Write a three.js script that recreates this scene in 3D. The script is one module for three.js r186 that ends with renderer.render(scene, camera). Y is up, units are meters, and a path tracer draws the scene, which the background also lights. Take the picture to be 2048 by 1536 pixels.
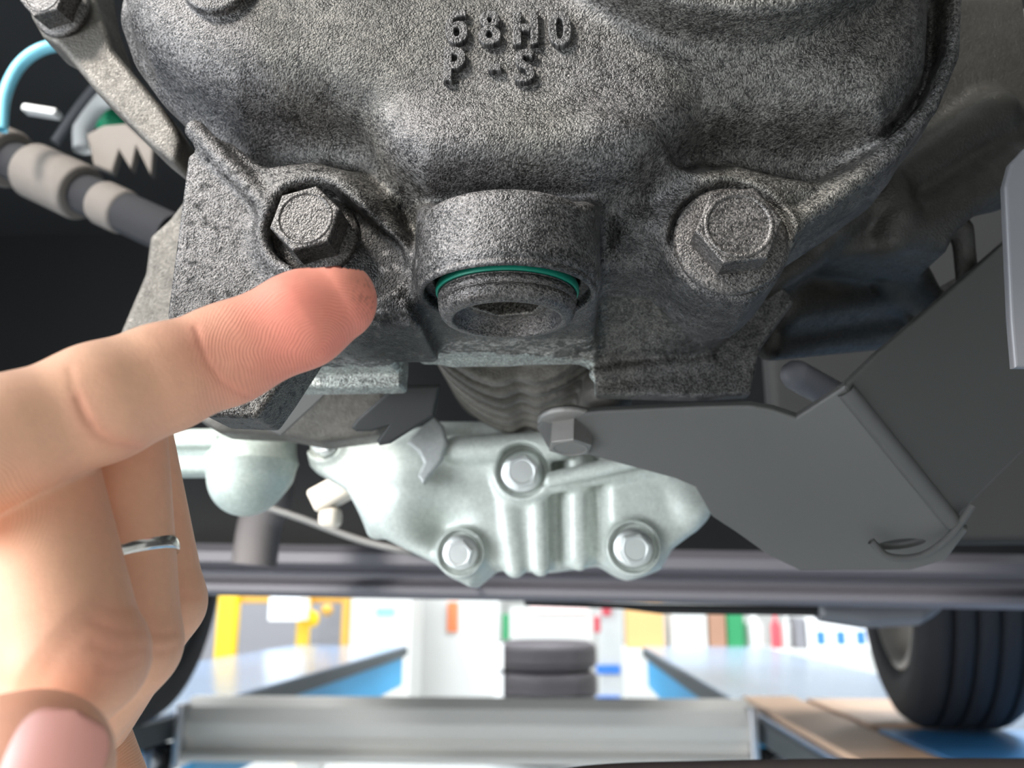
import * as THREE from 'three';
import { RectAreaLightUniformsLib } from 'three/addons/lights/RectAreaLightUniformsLib.js';
import { RoundedBoxGeometry } from 'three/addons/geometries/RoundedBoxGeometry.js';
import { mergeGeometries } from 'three/addons/utils/BufferGeometryUtils.js';
import { FontLoader } from 'three/addons/loaders/FontLoader.js';
import { TextGeometry } from 'three/addons/geometries/TextGeometry.js';

// ---------- camera ----------
const F = 1725, EYE = 0.9;                       // focal length in pixels of the 2048 x 1536 frame; eye height
const scene = new THREE.Scene();
const camera = new THREE.PerspectiveCamera(THREE.MathUtils.radToDeg(2 * Math.atan(768 / F)), 2048 / 1536, 0.01, 60);
camera.rotation.order = 'YXZ';
camera.rotation.set(THREE.MathUtils.degToRad(14.06), THREE.MathUtils.degToRad(3.41), 0);
camera.position.set(0, EYE, 0);
camera.focus = 0.187;
camera.userData.fStop = 17;
camera.updateMatrixWorld(true);
const renderer = new THREE.WebGLRenderer({ antialias: true });
renderer.toneMapping = THREE.LinearToneMapping;
renderer.toneMappingExposure = 2.3;
renderer.shadowMap.enabled = true;
RectAreaLightUniformsLib.init();
// ---------- daylight through the open garage front, lamps ----------
scene.background = new THREE.Color(0.86, 0.93, 1.0);
scene.backgroundIntensity = 2.2;
const areaLight = (name, [x, y, z], [tx, ty, tz], w, h, power, color = 0xffffff) => {
  const l = new THREE.RectAreaLight(color, power, w, h);
  l.name = name; l.position.set(x, y, z); l.lookAt(tx, ty, tz); scene.add(l); return l;
};
areaLight('work_lamp', [-0.8, 1.95, 0.6], [0.0, 0.98, -0.18], 0.24, 0.2, 115, 0xfffaf4);
const PANEL = [-1.55, 0.72, 0.75];                // added light panel out of view, standing in for doorway daylight on the hand
areaLight('added_light_panel', [PANEL[0] + 0.03, PANEL[1], PANEL[2] - 0.012], [-0.09, 0.9, -0.12], 0.9, 0.7, 6, 0xeef5ff);
const CEILING_LAMPS = [[-2.4, 1.0], [-2.2, -2.4], [2.2, -2.4], [-2.2, -5], [2.2, -5], [0, -5]];
for (const [x, z] of CEILING_LAMPS) areaLight('ceiling_lamp', [x, 3.28, z], [x, 0, z], 0.5, 1.4, 20, 0xf6fbff);
const HI = true;
const PLAT = EYE - 0.223;                          // height of the lift platforms
// ---------- helpers ----------
const V3 = (x, y, z) => new THREE.Vector3(x, y, z);
const clamp = (x, a, b) => Math.min(b, Math.max(a, x));
const sstep = (a, b, x) => { const t = clamp((x - a) / (b - a), 0, 1); return t * t * (3 - 2 * t); };
const ray = (px, py) => V3((px - 1024) / F, -(py - 768) / F, -1).applyQuaternion(camera.quaternion);
// the place in the world seen at a pixel, Z metres ahead along the car
const at = (px, py, z) => { const d = ray(px, py); return camera.position.clone().addScaledVector(d, z / -d.z); };
const mm = (px, py, z) => { const d = ray(px, py); return [d.x / -d.z * z, d.y / -d.z * z]; };   // millimetres, beside and above the eye
const smin = (a, b, k) => { const h = Math.max(k - Math.abs(a - b), 0) / k; return Math.min(a, b) - h * h * k * 0.25; };
const smax = (a, b, k) => -smin(-a, -b, k);
const box = (x, y, z, cx, cy, cz, hx, hy, hz, r = 0) => {
  const qx = Math.abs(x - cx) - hx + r, qy = Math.abs(y - cy) - hy + r, qz = Math.abs(z - cz) - hz + r;
  return Math.hypot(Math.max(qx, 0), Math.max(qy, 0), Math.max(qz, 0)) + Math.min(Math.max(qx, qy, qz), 0) - r;
};
const cap = (x, y, z, a, b) => {           // tapered capsule, a and b are [x, y, z, radius]
  const bx = b[0] - a[0], by = b[1] - a[1], bz = b[2] - a[2], px = x - a[0], py = y - a[1], pz = z - a[2];
  const t = clamp((px * bx + py * by + pz * bz) / (bx * bx + by * by + bz * bz), 0, 1);
  return Math.hypot(px - bx * t, py - by * t, pz - bz * t) - (a[3] + (b[3] - a[3]) * t);
};
const cylZ = (x, y, z, cx, cy, r, z0, z1, e = 1) => smax(Math.hypot(x - cx, y - cy) - r, Math.max(z0 - z, z - z1), e);
const cylY = (x, y, z, cx, cz, r, y0, y1, e = 1) => smax(Math.hypot(x - cx, z - cz) - r, Math.max(y0 - y, y - y1), e);
function hash(i, j, k) { let h = Math.imul(i, 374761393) ^ Math.imul(j, 668265263) ^ Math.imul(k, 1274126177); h = Math.imul(h ^ (h >>> 13), 1103515245); return ((h ^ (h >>> 16)) >>> 0) / 4294967296; }
function noise3(x, y, z) {
  const i = Math.floor(x), j = Math.floor(y), k = Math.floor(z), s = (t) => t * t * (3 - 2 * t), u = s(x - i), v = s(y - j), w = s(z - k), L = (a, b, t) => a + (b - a) * t;
  const c = (a, b, d) => hash(i + a, j + b, k + d);
  return L(L(L(c(0, 0, 0), c(1, 0, 0), u), L(c(0, 1, 0), c(1, 1, 0), u), v), L(L(c(0, 0, 1), c(1, 0, 1), u), L(c(0, 1, 1), c(1, 1, 1), u), v), w);
}
const fbm = (x, y, z, n = 3) => { let s = 0, a = 0.5, t = 0; for (let i = 0; i < n; i++) { s += a * noise3(x, y, z); t += a; a *= 0.5; x *= 2.03; y *= 2.03; z *= 2.03; } return s / t; };
function seeded(seed) { return () => { seed = (seed + 0x6d2b79f5) | 0; let t = Math.imul(seed ^ (seed >>> 15), 1 | seed); t = (t + Math.imul(t ^ (t >>> 7), 61 | t)) ^ t; return ((t ^ (t >>> 14)) >>> 0) / 4294967296; }; }
// signed distance to a polygon, looked up on a grid
function outline(points, step = 0.5, margin = 14, blur = 0) {
  const xs = points.map((p) => p[0]), ys = points.map((p) => p[1]), n = points.length;
  const x0 = Math.min(...xs) - margin, y0 = Math.min(...ys) - margin, nx = Math.ceil((Math.max(...xs) + margin - x0) / step) + 1, ny = Math.ceil((Math.max(...ys) + margin - y0) / step) + 1;
  let g = new Float32Array(nx * ny);
  for (let j = 0; j < ny; j++) for (let i = 0; i < nx; i++) {
    const x = x0 + i * step, y = y0 + j * step; let d = 1e9, s = 1;
    for (let a = 0, b = n - 1; a < n; b = a++) {
      const ex = points[b][0] - points[a][0], ey = points[b][1] - points[a][1], wx = x - points[a][0], wy = y - points[a][1];
      const t = clamp((wx * ex + wy * ey) / (ex * ex + ey * ey), 0, 1), dx = wx - ex * t, dy = wy - ey * t;
      d = Math.min(d, dx * dx + dy * dy);
      const c1 = y >= points[a][1], c2 = y < points[b][1], c3 = ex * wy > ey * wx;
      if ((c1 && c2 && c3) || (!c1 && !c2 && !c3)) s = -s;
    }
    g[j * nx + i] = s * Math.sqrt(d);
  }
  for (let pass = 0; pass < blur; pass++) { const h = g.slice(); for (let j = 1; j < ny - 1; j++) for (let i = 1; i < nx - 1; i++) { const q = j * nx + i; g[q] = (h[q] * 2 + h[q - 1] + h[q + 1] + h[q - nx] + h[q + nx]) / 6; } }
  return (x, y) => {
    const fx = (x - x0) / step, fy = (y - y0) / step, cx = clamp(fx, 0, nx - 1.001), cy = clamp(fy, 0, ny - 1.001), i = cx | 0, j = cy | 0, u = cx - i, v = cy - j, q = j * nx + i;
    const d = (g[q] * (1 - u) + g[q + 1] * u) * (1 - v) + (g[q + nx] * (1 - u) + g[q + nx + 1] * u) * v;
    return d + Math.hypot(fx - cx, fy - cy) * step;
  };
}
const poly = (list, z, o = {}) => outline(list.map(([a, b]) => mm(a, b, z)), o.step ?? 0.5, o.margin ?? 14, o.blur ?? 0);
// the surface where f = 0 (surface nets); f takes millimetres; place turns them into world metres
function skin(f, lo, hi, cell, place, o = {}) {
  const n = [0, 1, 2].map((a) => Math.ceil((hi[a] - lo[a]) / cell) + 1), [nx, ny, nz] = n, B = 8, far = B * cell * 0.87 * 1.25 + cell;
  const val = new Float32Array(nx * ny * nz).fill(1e3);
  for (let k = 0; k < nz; k += B) for (let j = 0; j < ny; j += B) for (let i = 0; i < nx; i += B) {
    const c = f(lo[0] + (i + B / 2) * cell, lo[1] + (j + B / 2) * cell, lo[2] + (k + B / 2) * cell);
    const i1 = Math.min(nx, i + B + 1), j1 = Math.min(ny, j + B + 1), k1 = Math.min(nz, k + B + 1), skip = Math.abs(c) > far;
    for (let z = k; z < k1; z++) for (let y = j; y < j1; y++) for (let x = i; x < i1; x++) {
      const q = (z * ny + y) * nx + x;
      if (skip) { if (val[q] === 1e3) val[q] = c; } else val[q] = f(lo[0] + x * cell, lo[1] + y * cell, lo[2] + z * cell);
    }
  }
  const id = new Int32Array(nx * ny * nz).fill(-1), P = [], idx = [], sx = 1, sy = nx, sz = nx * ny;
  const E = [[0, 1], [2, 3], [4, 5], [6, 7], [0, 2], [1, 3], [4, 6], [5, 7], [0, 4], [1, 5], [2, 6], [3, 7]], v = new Float32Array(8);
  for (let z = 0; z < nz - 1; z++) for (let y = 0; y < ny - 1; y++) for (let x = 0; x < nx - 1; x++) {
    const q = z * sz + y * sy + x; let m = 0;
    for (let c = 0; c < 8; c++) { v[c] = val[q + (c & 1) + ((c >> 1) & 1) * sy + (c >> 2) * sz]; if (v[c] < 0) m++; }
    if (m === 0 || m === 8) continue;
    let a = 0, b = 0, d = 0, t = 0;
    for (const [p, r] of E) if ((v[p] < 0) !== (v[r] < 0)) { const s = v[p] / (v[p] - v[r]); a += (p & 1) + ((r & 1) - (p & 1)) * s; b += ((p >> 1) & 1) + (((r >> 1) & 1) - ((p >> 1) & 1)) * s; d += (p >> 2) + ((r >> 2) - (p >> 2)) * s; t++; }
    id[q] = P.length / 3; P.push(lo[0] + (x + a / t) * cell, lo[1] + (y + b / t) * cell, lo[2] + (z + d / t) * cell);
  }
  const quad = (a, b, c, d, flip) => { if (a < 0 || b < 0 || c < 0 || d < 0) return; flip ? idx.push(a, c, b, b, c, d) : idx.push(a, b, c, b, d, c); };
  for (let z = 1; z < nz - 1; z++) for (let y = 1; y < ny - 1; y++) for (let x = 1; x < nx - 1; x++) {
    const q = z * sz + y * sy + x, s = val[q] < 0;
    if (s !== val[q + 1] < 0) quad(id[q - sy - sz], id[q - sz], id[q - sy], id[q], !s);
    if (s !== val[q + sy] < 0) quad(id[q - 1 - sz], id[q - sz], id[q - 1], id[q], s);
    if (s !== val[q + sz] < 0) quad(id[q - 1 - sy], id[q - sy], id[q - 1], id[q], !s);
  }
  const count = P.length / 3, N = new Float32Array(P.length), e = o.eps ?? cell * 0.5;
  for (let i = 0; i < count; i++) {
    const x = P[i * 3], y = P[i * 3 + 1], z = P[i * 3 + 2];
    let a = f(x + e, y, z) - f(x - e, y, z), b = f(x, y + e, z) - f(x, y - e, z), c = f(x, y, z + e) - f(x, y, z - e);
    const l = Math.hypot(a, b, c) || 1; N[i * 3] = a / l; N[i * 3 + 1] = b / l; N[i * 3 + 2] = c / l;
  }
  // flat mapping along the main direction of each face, in metres
  const pos = [], nor = [], uv = [], col = [], index = [], seen = new Map(), p = V3(), q = V3();
  for (let t = 0; t < idx.length; t += 3) {
    let ax = 2;
    if (o.uv === undefined) {
      const s = [0, 1, 2].map((a) => Math.abs(N[idx[t] * 3 + a] + N[idx[t + 1] * 3 + a] + N[idx[t + 2] * 3 + a]));
      ax = s[2] > s[1] * 0.8 && s[2] > s[0] * 0.8 ? 2 : s[1] > s[0] ? 1 : 0;
    }
    for (let c = 0; c < 3; c++) {
      const i = idx[t + c], key = i * 3 + ax; let w = seen.get(key);
      if (w === undefined) {
        w = pos.length / 3; seen.set(key, w);
        const x = P[i * 3], y = P[i * 3 + 1], z = P[i * 3 + 2];
        p.set(x, y, z); place(p); pos.push(p.x, p.y, p.z);
        q.set(x + N[i * 3], y + N[i * 3 + 1], z + N[i * 3 + 2]); place(q); q.sub(p).normalize(); nor.push(q.x, q.y, q.z);
        if (o.uv) uv.push(...o.uv(x, y, z)); else uv.push(...(ax === 2 ? [x, y] : ax === 1 ? [x + 3.1, z + 7.7] : [z + 5.3, y + 1.9]).map((m) => m / 1000));
        if (o.color) col.push(...o.color(x, y, z, N[i * 3], N[i * 3 + 1], N[i * 3 + 2]));
      }
      index.push(w);
    }
  }
  const g = new THREE.BufferGeometry();
  g.setAttribute('position', new THREE.Float32BufferAttribute(pos, 3));
  g.setAttribute('normal', new THREE.Float32BufferAttribute(nor, 3));
  g.setAttribute('uv', new THREE.Float32BufferAttribute(uv, 2));
  if (o.color) g.setAttribute('color', new THREE.Float32BufferAttribute(col, 3));
  g.setIndex(index);
  // outward faces: compare one face with its normals
  let agree = 0; const A = V3(), Bv = V3(), C = V3();
  for (let t = 0; t < index.length; t += 3 * 97) { A.fromArray(pos, index[t] * 3); Bv.fromArray(pos, index[t + 1] * 3).sub(A); C.fromArray(pos, index[t + 2] * 3).sub(A); Bv.cross(C); agree += Math.sign(Bv.x * nor[index[t] * 3] + Bv.y * nor[index[t] * 3 + 1] + Bv.z * nor[index[t] * 3 + 2]); }
  if (agree < 0) { const ix = g.index.array; for (let t = 0; t < ix.length; t += 3) { const s = ix[t + 1]; ix[t + 1] = ix[t + 2]; ix[t + 2] = s; } }
  return g;
}
const ahead = (p) => p.set(p.x / 1000, EYE + p.y / 1000, -p.z / 1000);       // (beside, above, ahead) millimetres -> world metres
// naming
const taken = new Map();
const numbered = (name) => { const k = taken.get(name) ?? 0; taken.set(name, k + 1); return k ? name + '_' + String(k).padStart(3, '0') : name; };
function tag(o, label, category, group, kind) { if (label) o.userData.label = label; if (category) o.userData.category = category; if (group) o.userData.group = group; if (kind) o.userData.kind = kind; return o; }
function thing(name, label, category, [x, y, z] = [0, 0, 0], group) { const g = new THREE.Group(); g.name = numbered(name); g.position.set(x, y, z); scene.add(g); return tag(g, label, category, group); }
function mesh(name, geometry, material, parent = scene) {
  const m = new THREE.Mesh(geometry, material); m.name = parent === scene ? numbered(name) : name; m.castShadow = m.receiveShadow = true;
  if (parent !== scene) { parent.updateWorldMatrix(true, false); }
  parent.add(m); return m;
}
function structure(name, geometry, material, [x, y, z] = [0, 0, 0]) { const m = mesh(name, geometry, material); m.position.set(x, y, z); m.userData.kind = 'structure'; return m; }
// a mesh whose geometry is in world metres, under a group that stands somewhere
function part(name, geometry, material, parent) { const p = parent.getWorldPosition(V3()); return mesh(name, geometry.translate(-p.x, -p.y, -p.z), material, parent); }
const tubeGeo = (pts, r, seg = 40, rad = 12) => new THREE.TubeGeometry(new THREE.CatmullRomCurve3(pts), seg, r, rad, false);
// a thick sheet: outline in pixels, each corner with its distance ahead, pushed back along 'into'
function sheetGeo(corners, thick, into) {
  const p = corners.map(([a, b, z]) => at(a, b, z)), e1 = p[1].clone().sub(p[0]).normalize();
  const n = V3(); for (let i = 0; i < p.length; i++) { const a = p[i], b = p[(i + 1) % p.length]; n.x += (a.y - b.y) * (a.z + b.z); n.y += (a.z - b.z) * (a.x + b.x); n.z += (a.x - b.x) * (a.y + b.y); }
  n.normalize(); if (n.dot(into) > 0) n.negate();                        // n points to the seen side
  const u = e1.addScaledVector(n, -e1.dot(n)).normalize(), v = n.clone().cross(u), o = p[0];
  const flat = p.map((q) => { const d = q.clone().sub(o); return new THREE.Vector2(d.dot(u), d.dot(v)); });
  const g = new THREE.ExtrudeGeometry(new THREE.Shape(flat), { depth: thick, bevelEnabled: true, bevelThickness: thick * 0.25, bevelSize: thick * 0.25, bevelSegments: 2, curveSegments: 6 });
  g.translate(0, 0, -thick * 1.25);
  return g.applyMatrix4(new THREE.Matrix4().makeBasis(u, v, n).setPosition(o));
}
// a thick flat sheet through three (px, py, metres ahead) points; outline and holes in pixels; returns world geometry
function plate(three, list, thick, holes = [], bevel = 0.25) {
  const p = three.map(([a, b, z]) => at(a, b, z)), n = p[1].clone().sub(p[0]).cross(p[2].clone().sub(p[0])).normalize(), o = p[0];
  if (n.dot(o.clone().sub(camera.position)) > 0) n.negate();
  const hit = ([a, b]) => { const d = ray(a, b); return camera.position.clone().addScaledVector(d, o.clone().sub(camera.position).dot(n) / d.dot(n)); };
  const u = p[1].clone().sub(p[0]).normalize(), v = n.clone().cross(u), flat = (q) => { const d = hit(q).sub(o); return new THREE.Vector2(d.dot(u), d.dot(v)); };
  const s = new THREE.Shape(list.map(flat)); for (const h of holes) s.holes.push(new THREE.Path(h.map(flat)));
  const g = new THREE.ExtrudeGeometry(s, { depth: thick * (1 - 2 * bevel), bevelEnabled: bevel > 0, bevelThickness: thick * bevel, bevelSize: thick * bevel, bevelOffset: -thick * bevel, bevelSegments: 3 });
  g.translate(0, 0, -thick * (1 - bevel)); return g.applyMatrix4(new THREE.Matrix4().makeBasis(u, v, n).setPosition(o));
}
// uv in metres along the main direction of each face
function boxUV(g0) {
  const g = g0.index ? g0.toNonIndexed() : g0, p = g.attributes.position, uv = new Float32Array(p.count * 2), a = V3(), b = V3(), c = V3();
  for (let i = 0; i < p.count; i += 3) {
    a.fromBufferAttribute(p, i); b.fromBufferAttribute(p, i + 1); c.fromBufferAttribute(p, i + 2); const n = b.clone().sub(a).cross(c.clone().sub(a)), ax = Math.abs(n.x) > Math.abs(n.y) ? (Math.abs(n.x) > Math.abs(n.z) ? 0 : 2) : Math.abs(n.y) > Math.abs(n.z) ? 1 : 2;
    for (let k = 0; k < 3; k++) { const q = [a, b, c][k]; uv[(i + k) * 2] = ax === 0 ? q.z : q.x; uv[(i + k) * 2 + 1] = ax === 1 ? q.z : q.y; }
  }
  g.setAttribute('uv', new THREE.BufferAttribute(uv, 2)); return g;
}
const rbox = (w, h, d, r = 0.004, s = 2) => new RoundedBoxGeometry(w, h, d, s, Math.min(r, w * 0.49, h * 0.49, d * 0.49));
const latheG = (pts, n = 48) => new THREE.LatheGeometry(pts.map(([a, b]) => new THREE.Vector2(a, b)), n);
const turned = (g, dir) => g.applyQuaternion(new THREE.Quaternion().setFromUnitVectors(V3(0, 1, 0), dir.clone().normalize()));
// ---------- procedural materials ----------
function tileNoise(size, cells, seed) {
  const r = seeded(seed), g = new Float32Array(cells * cells).map(() => r()), out = new Float32Array(size * size), s = (t) => t * t * (3 - 2 * t);
  for (let y = 0; y < size; y++) { const fy = y / size * cells, j = fy | 0, v = s(fy - j), j1 = (j + 1) % cells;
    for (let x = 0; x < size; x++) { const fx = x / size * cells, i = fx | 0, u = s(fx - i), i1 = (i + 1) % cells;
      out[y * size + x] = (g[j * cells + i] * (1 - u) + g[j * cells + i1] * u) * (1 - v) + (g[j1 * cells + i] * (1 - u) + g[j1 * cells + i1] * u) * v; } }
  return out;
}
function dataTex(size, fill, srgb = false) {
  const d = new Uint8Array(size * size * 4);
  for (let i = 0; i < size * size; i++) { const c = fill(i, i % size, (i / size) | 0); for (let k = 0; k < 3; k++) d[i * 4 + k] = clamp(Math.round((Array.isArray(c) ? c[k] : c) * 255), 0, 255); d[i * 4 + 3] = 255; }
  const t = new THREE.DataTexture(d, size, size, THREE.RGBAFormat); t.wrapS = t.wrapT = THREE.RepeatWrapping; t.magFilter = THREE.LinearFilter; t.needsUpdate = true; if (srgb) t.colorSpace = THREE.SRGBColorSpace; return t;
}
const tiled = (t, metres) => { const c = t.clone(); c.repeat.set(1 / metres, 1 / metres); return c; };
const N1 = tileNoise(1024, 256, 11), N2 = tileNoise(1024, 128, 12), N3 = tileNoise(1024, 512, 13), N4 = tileNoise(1024, 24, 14), N5 = tileNoise(1024, 64, 15);
// sand-cast aluminium under grime: pale grains, dark pits
const castColor = dataTex(1024, (i) => {
  const g = N1[i] * 0.45 + N3[i] * 0.3 + N2[i] * 0.25, pit = 0.5 * sstep(0.8, 0.9, N2[i] * 0.7 + N1[i] * 0.3), v = 0.5 + (g - 0.5) * 0.85 + (N4[i] - 0.5) * 0.1;
  return [clamp(v, 0.03, 1) * (1 - 0.75 * pit), clamp(v * 0.985, 0.03, 1) * (1 - 0.75 * pit), clamp(v * 0.98, 0.03, 1) * (1 - 0.75 * pit)];
}, true);
const softColor = dataTex(512, (i, x, y) => { const j = y * 2 * 1024 + x * 2; return 0.86 + (N1[j] - 0.5) * 0.1 + (N5[j] - 0.5) * 0.05; }, true);
const castBump = dataTex(1024, (i) => N1[i] * 0.5 + N2[i] * 0.2 + N3[i] * 0.3);
const castRough = dataTex(1024, (i) => 0.42 + 0.5 * N2[i] * N1[i] + 0.15 * N4[i]);
const fineBump = dataTex(512, (i, x, y) => N3[(y * 2) * 1024 + x * 2] * 0.6 + N1[(y * 2) * 1024 + x * 2] * 0.4);
const M = {};
const std = (name, o) => (M[name] = Object.assign(new THREE.MeshStandardMaterial(o), { name }));
const phy = (name, o) => (M[name] = Object.assign(new THREE.MeshPhysicalMaterial(o), { name }));
const castMaps = { map: tiled(castColor, 0.07), bumpMap: tiled(castBump, 0.07), roughnessMap: tiled(castRough, 0.07) };
std('castGrime', { ...castMaps, color: 0xd2d1d0, metalness: 0.6, roughness: 0.85, bumpScale: 0.0003, vertexColors: true });
std('castDark', { ...castMaps, map: tiled(softColor, 0.09), color: 0x83807b, metalness: 0.45, roughness: 0.9, bumpScale: 0.0002, vertexColors: true });
std('castDarker', { ...castMaps, map: tiled(softColor, 0.09), color: 0x4a4844, metalness: 0.4, roughness: 0.75, bumpScale: 0.0002, vertexColors: true });  // like castDark, in one darker even colour
std('castClean', { map: tiled(softColor, 0.12), bumpMap: tiled(castBump, 0.12), color: 0xdcdfdc, metalness: 0.3, roughness: 0.5, bumpScale: 0.00004, vertexColors: true });
std('boltGrime', { ...castMaps, color: 0xaba7a3, metalness: 0.5, roughness: 0.7, bumpScale: 0.0002 });
std('boltBright', { color: 0xd7dad8, metalness: 0.9, roughness: 0.28, bumpMap: tiled(fineBump, 0.02), bumpScale: 0.00005 });
std('boltDull', { color: 0x8d8a86, metalness: 0.8, roughness: 0.42, bumpMap: tiled(fineBump, 0.02), bumpScale: 0.00008 });
std('socketSteel', { ...castMaps, color: 0xd8d5cc, metalness: 0.6, roughness: 0.55, bumpScale: 0.0001 });
std('gasket', { color: 0x12806a, roughness: 0.4, metalness: 0.1, bumpMap: tiled(fineBump, 0.02), bumpScale: 0.00004 });
std('blackSteel', { color: 0x555452, roughness: 0.5, metalness: 0.2, bumpMap: tiled(fineBump, 0.02), bumpScale: 0.00006 });
std('blackPart', { color: 0x0b0b0b, roughness: 0.75, metalness: 0.1 });
std('rubber', { color: 0x2c2b2f, roughness: 0.75, bumpMap: tiled(fineBump, 0.03), bumpScale: 0.0002 });
// ---------- the dirty front cover of the gearbox ----------
const bulge = poly([[200, -90], [215, 0], [258, 70], [352, 130], [445, 166], [560, 174], [640, 178], [705, 205], [770, 300], [840, 350], [1010, 346], [1190, 350], [1285, 330], [1350, 262], [1420, 200], [1520, 186], [1700, 196], [1790, 205], [1850, 150], [1890, 80], [1900, -90]], 172, { blur: 10 });
const plateBack = poly([[200, -90], [212, 0], [256, 90], [354, 205], [388, 258], [390, 320], [560, 400], [600, 560], [830, 560], [1200, 520], [1330, 520], [1480, 590], [1570, 480], [1690, 400], [1780, 330], [1870, 220], [1912, 130], [1922, -90]], 190, { blur: 3 });
const leftPlate = poly([[386, 322], [470, 296], [600, 400], [680, 520], [660, 640], [562, 790], [525, 842], [420, 838], [345, 640]], 190, { blur: 2 });
const lugLeft = poly([[470, 335], [545, 312], [620, 304], [700, 326], [765, 385], [805, 450], [832, 500], [832, 640], [640, 640], [575, 560], [530, 430]], 184, { blur: 4 });
const lugRight = poly([[1215, 405], [1300, 402], [1345, 352], [1405, 318], [1480, 312], [1560, 332], [1640, 345], [1780, 285], [1800, 300], [1600, 420], [1572, 500], [1500, 590], [1400, 560], [1330, 490], [1240, 462]], 184, { blur: 4 });
const rimRight = poly([[1925, -90], [1915, 120], [1872, 225], [1785, 332], [1692, 402], [1575, 480], [1560, 452], [1672, 372], [1762, 302], [1846, 205], [1886, 110], [1896, -90]], 186, { blur: 2 });
const rearRight = poly([[1190, 560], [1560, 560], [1590, 600], [1520, 700], [1503, 788], [1390, 794], [1190, 788]], 240, { blur: 2 });
const [bossX] = mm(1016, 580, 186), bossZ = 184, bossR = 21, under = 66.8;
const [shaftX, shaftY0] = mm(1512, 18, 160), [boltLx, boltLy] = mm(622, 452, 184), [boltRx, boltRy] = mm(1462, 478, 184), [topX, topY] = mm(430, -30, 171);
const p3 = (px, py, z, r) => [...mm(px, py, z), z, r];
const RIDGES = [[p3(1190, 694, 238, 1.7), p3(1350, 682, 238, 1.7)], [p3(1190, 748, 240, 1.7), p3(1420, 724, 240, 1.7)]], BEAD = [p3(392, 262, 186, 2.6), p3(540, 420, 184.5, 1.6)];
const pocket = poly([[1190, 420], [1400, 470], [1430, 600], [1395, 640], [1190, 652]], 212, { blur: 2 });
function cover(x, y, z) {
  let d = plateBack(x, y) + 1 - 0.1 * (z - 190); d = smax(d, Math.max(196 - z, z - 214), 4);
  const face = 173 + 0.02 * (y - 125) * (y - 125) * 0.05 - 7 * sstep(114, 90, y);
  let b = bulge(x, y) + 1.8 - 0.16 * (z - 172); b = smax(b, Math.max(face - z, z - 203), 13);
  d = smin(d, b, 11);
  d = smin(d, smax(lugLeft(x, y), Math.max(184 - z, z - 226), 8), 7);
  d = smin(d, smax(lugRight(x, y), Math.max(184 - z, z - 213), 8), 7);
  d = smin(d, smax(leftPlate(x, y), Math.max(186.5 - z, z - 203), 1.6), 2);
  d = smin(d, smax(rimRight(x, y), Math.max(183 - z, z - 200), 3), 3);
  // big shaft seat above, small disc
  d = smin(d, cylZ(x, y, z, shaftX, shaftY0 + 50, 50, 160, 200, 3), 5);
  d = smin(d, cylZ(x, y, z, topX, topY + 1, 8.2, 170.6, 190, 1), 1);
  // filler boss hanging in front, its block running back
  let s = Math.hypot(x - bossX, z - bossZ) - bossR; s = smin(s, Math.max(Math.abs(x - bossX) - bossR, bossZ - z, z - 246), 0.5); s = smin(s, box(x, 0, z, bossX - bossR + 5, 0, 226, 15, 1, 20, 3), 6);
  const top = 83.5 + Math.max(0, z - 172) * 0.5;
  d = smin(d, smax(s, Math.max(under - y, y - top), 3), 4);
  // left block with its flat underside, and the flange rims at the back
  d = smin(d, box(x, y, z, -59.5, 73, 220, 13, 9.5, 28, 2), 4);
  d = smin(d, box(x, y, z, -62, 64.5, 243, 16, 5, 5, 1.2), 2);
  // right bolt barrel and the flange behind it
  d = smin(d, smax(Math.hypot(x - boltRx, y - boltRy + 0.5) - 12 + 0.03 * (z - 184), Math.max(184 - z, z - 240), 2), 7);
  d = smin(d, smax(Math.hypot(x - boltLx, y - boltLy + 0.5) - 12, Math.max(184 - z, z - 240), 2), 7);
  let w = smax(rearRight(x, y), Math.max(240 - z, z - 247), 1.5);
  for (const [a, b2] of RIDGES) w = smin(w, cap(x, y, z, a, b2), 2);
  d = smin(d, w, 3);
  d = smin(d, smax(pocket(x, y), Math.max((230 - (y - 72) * 1.9 - z) * 0.46, z - 250), 3), 6);
  // bolt seats
  d = smax(d, -smax(cap(x, y, z, [boltLx, boltLy, z, 10.6], [boltLx + 13, boltLy - 9, z, 9]), z - 189.5, 1.6), 2);
  d = smax(d, -cylZ(x, y, z, boltRx, boltRy, 13.6, 150, 186, 1.2), 2);
  // bead along the left plate
  d = smin(d, cap(x, y, z, BEAD[0], BEAD[1]), 3);
  // cuts: bore of the plug, seam line at the left plate
  d = smax(d, -cylY(x, y, z, bossX, bossZ - 0.5, 18.6, 50, under + 2.4, 0.8), 0.8);
  d = smax(d, -cylY(x, y, z, bossX, bossZ - 0.5, 16.4, 50, under + 9, 0.5), 0.5);
  d = smin(d, Math.hypot(Math.hypot(x - bossX, z - bossZ + 0.5) - 19.4, y - under) - 0.75, 0.4);
  return d;
}
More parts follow.
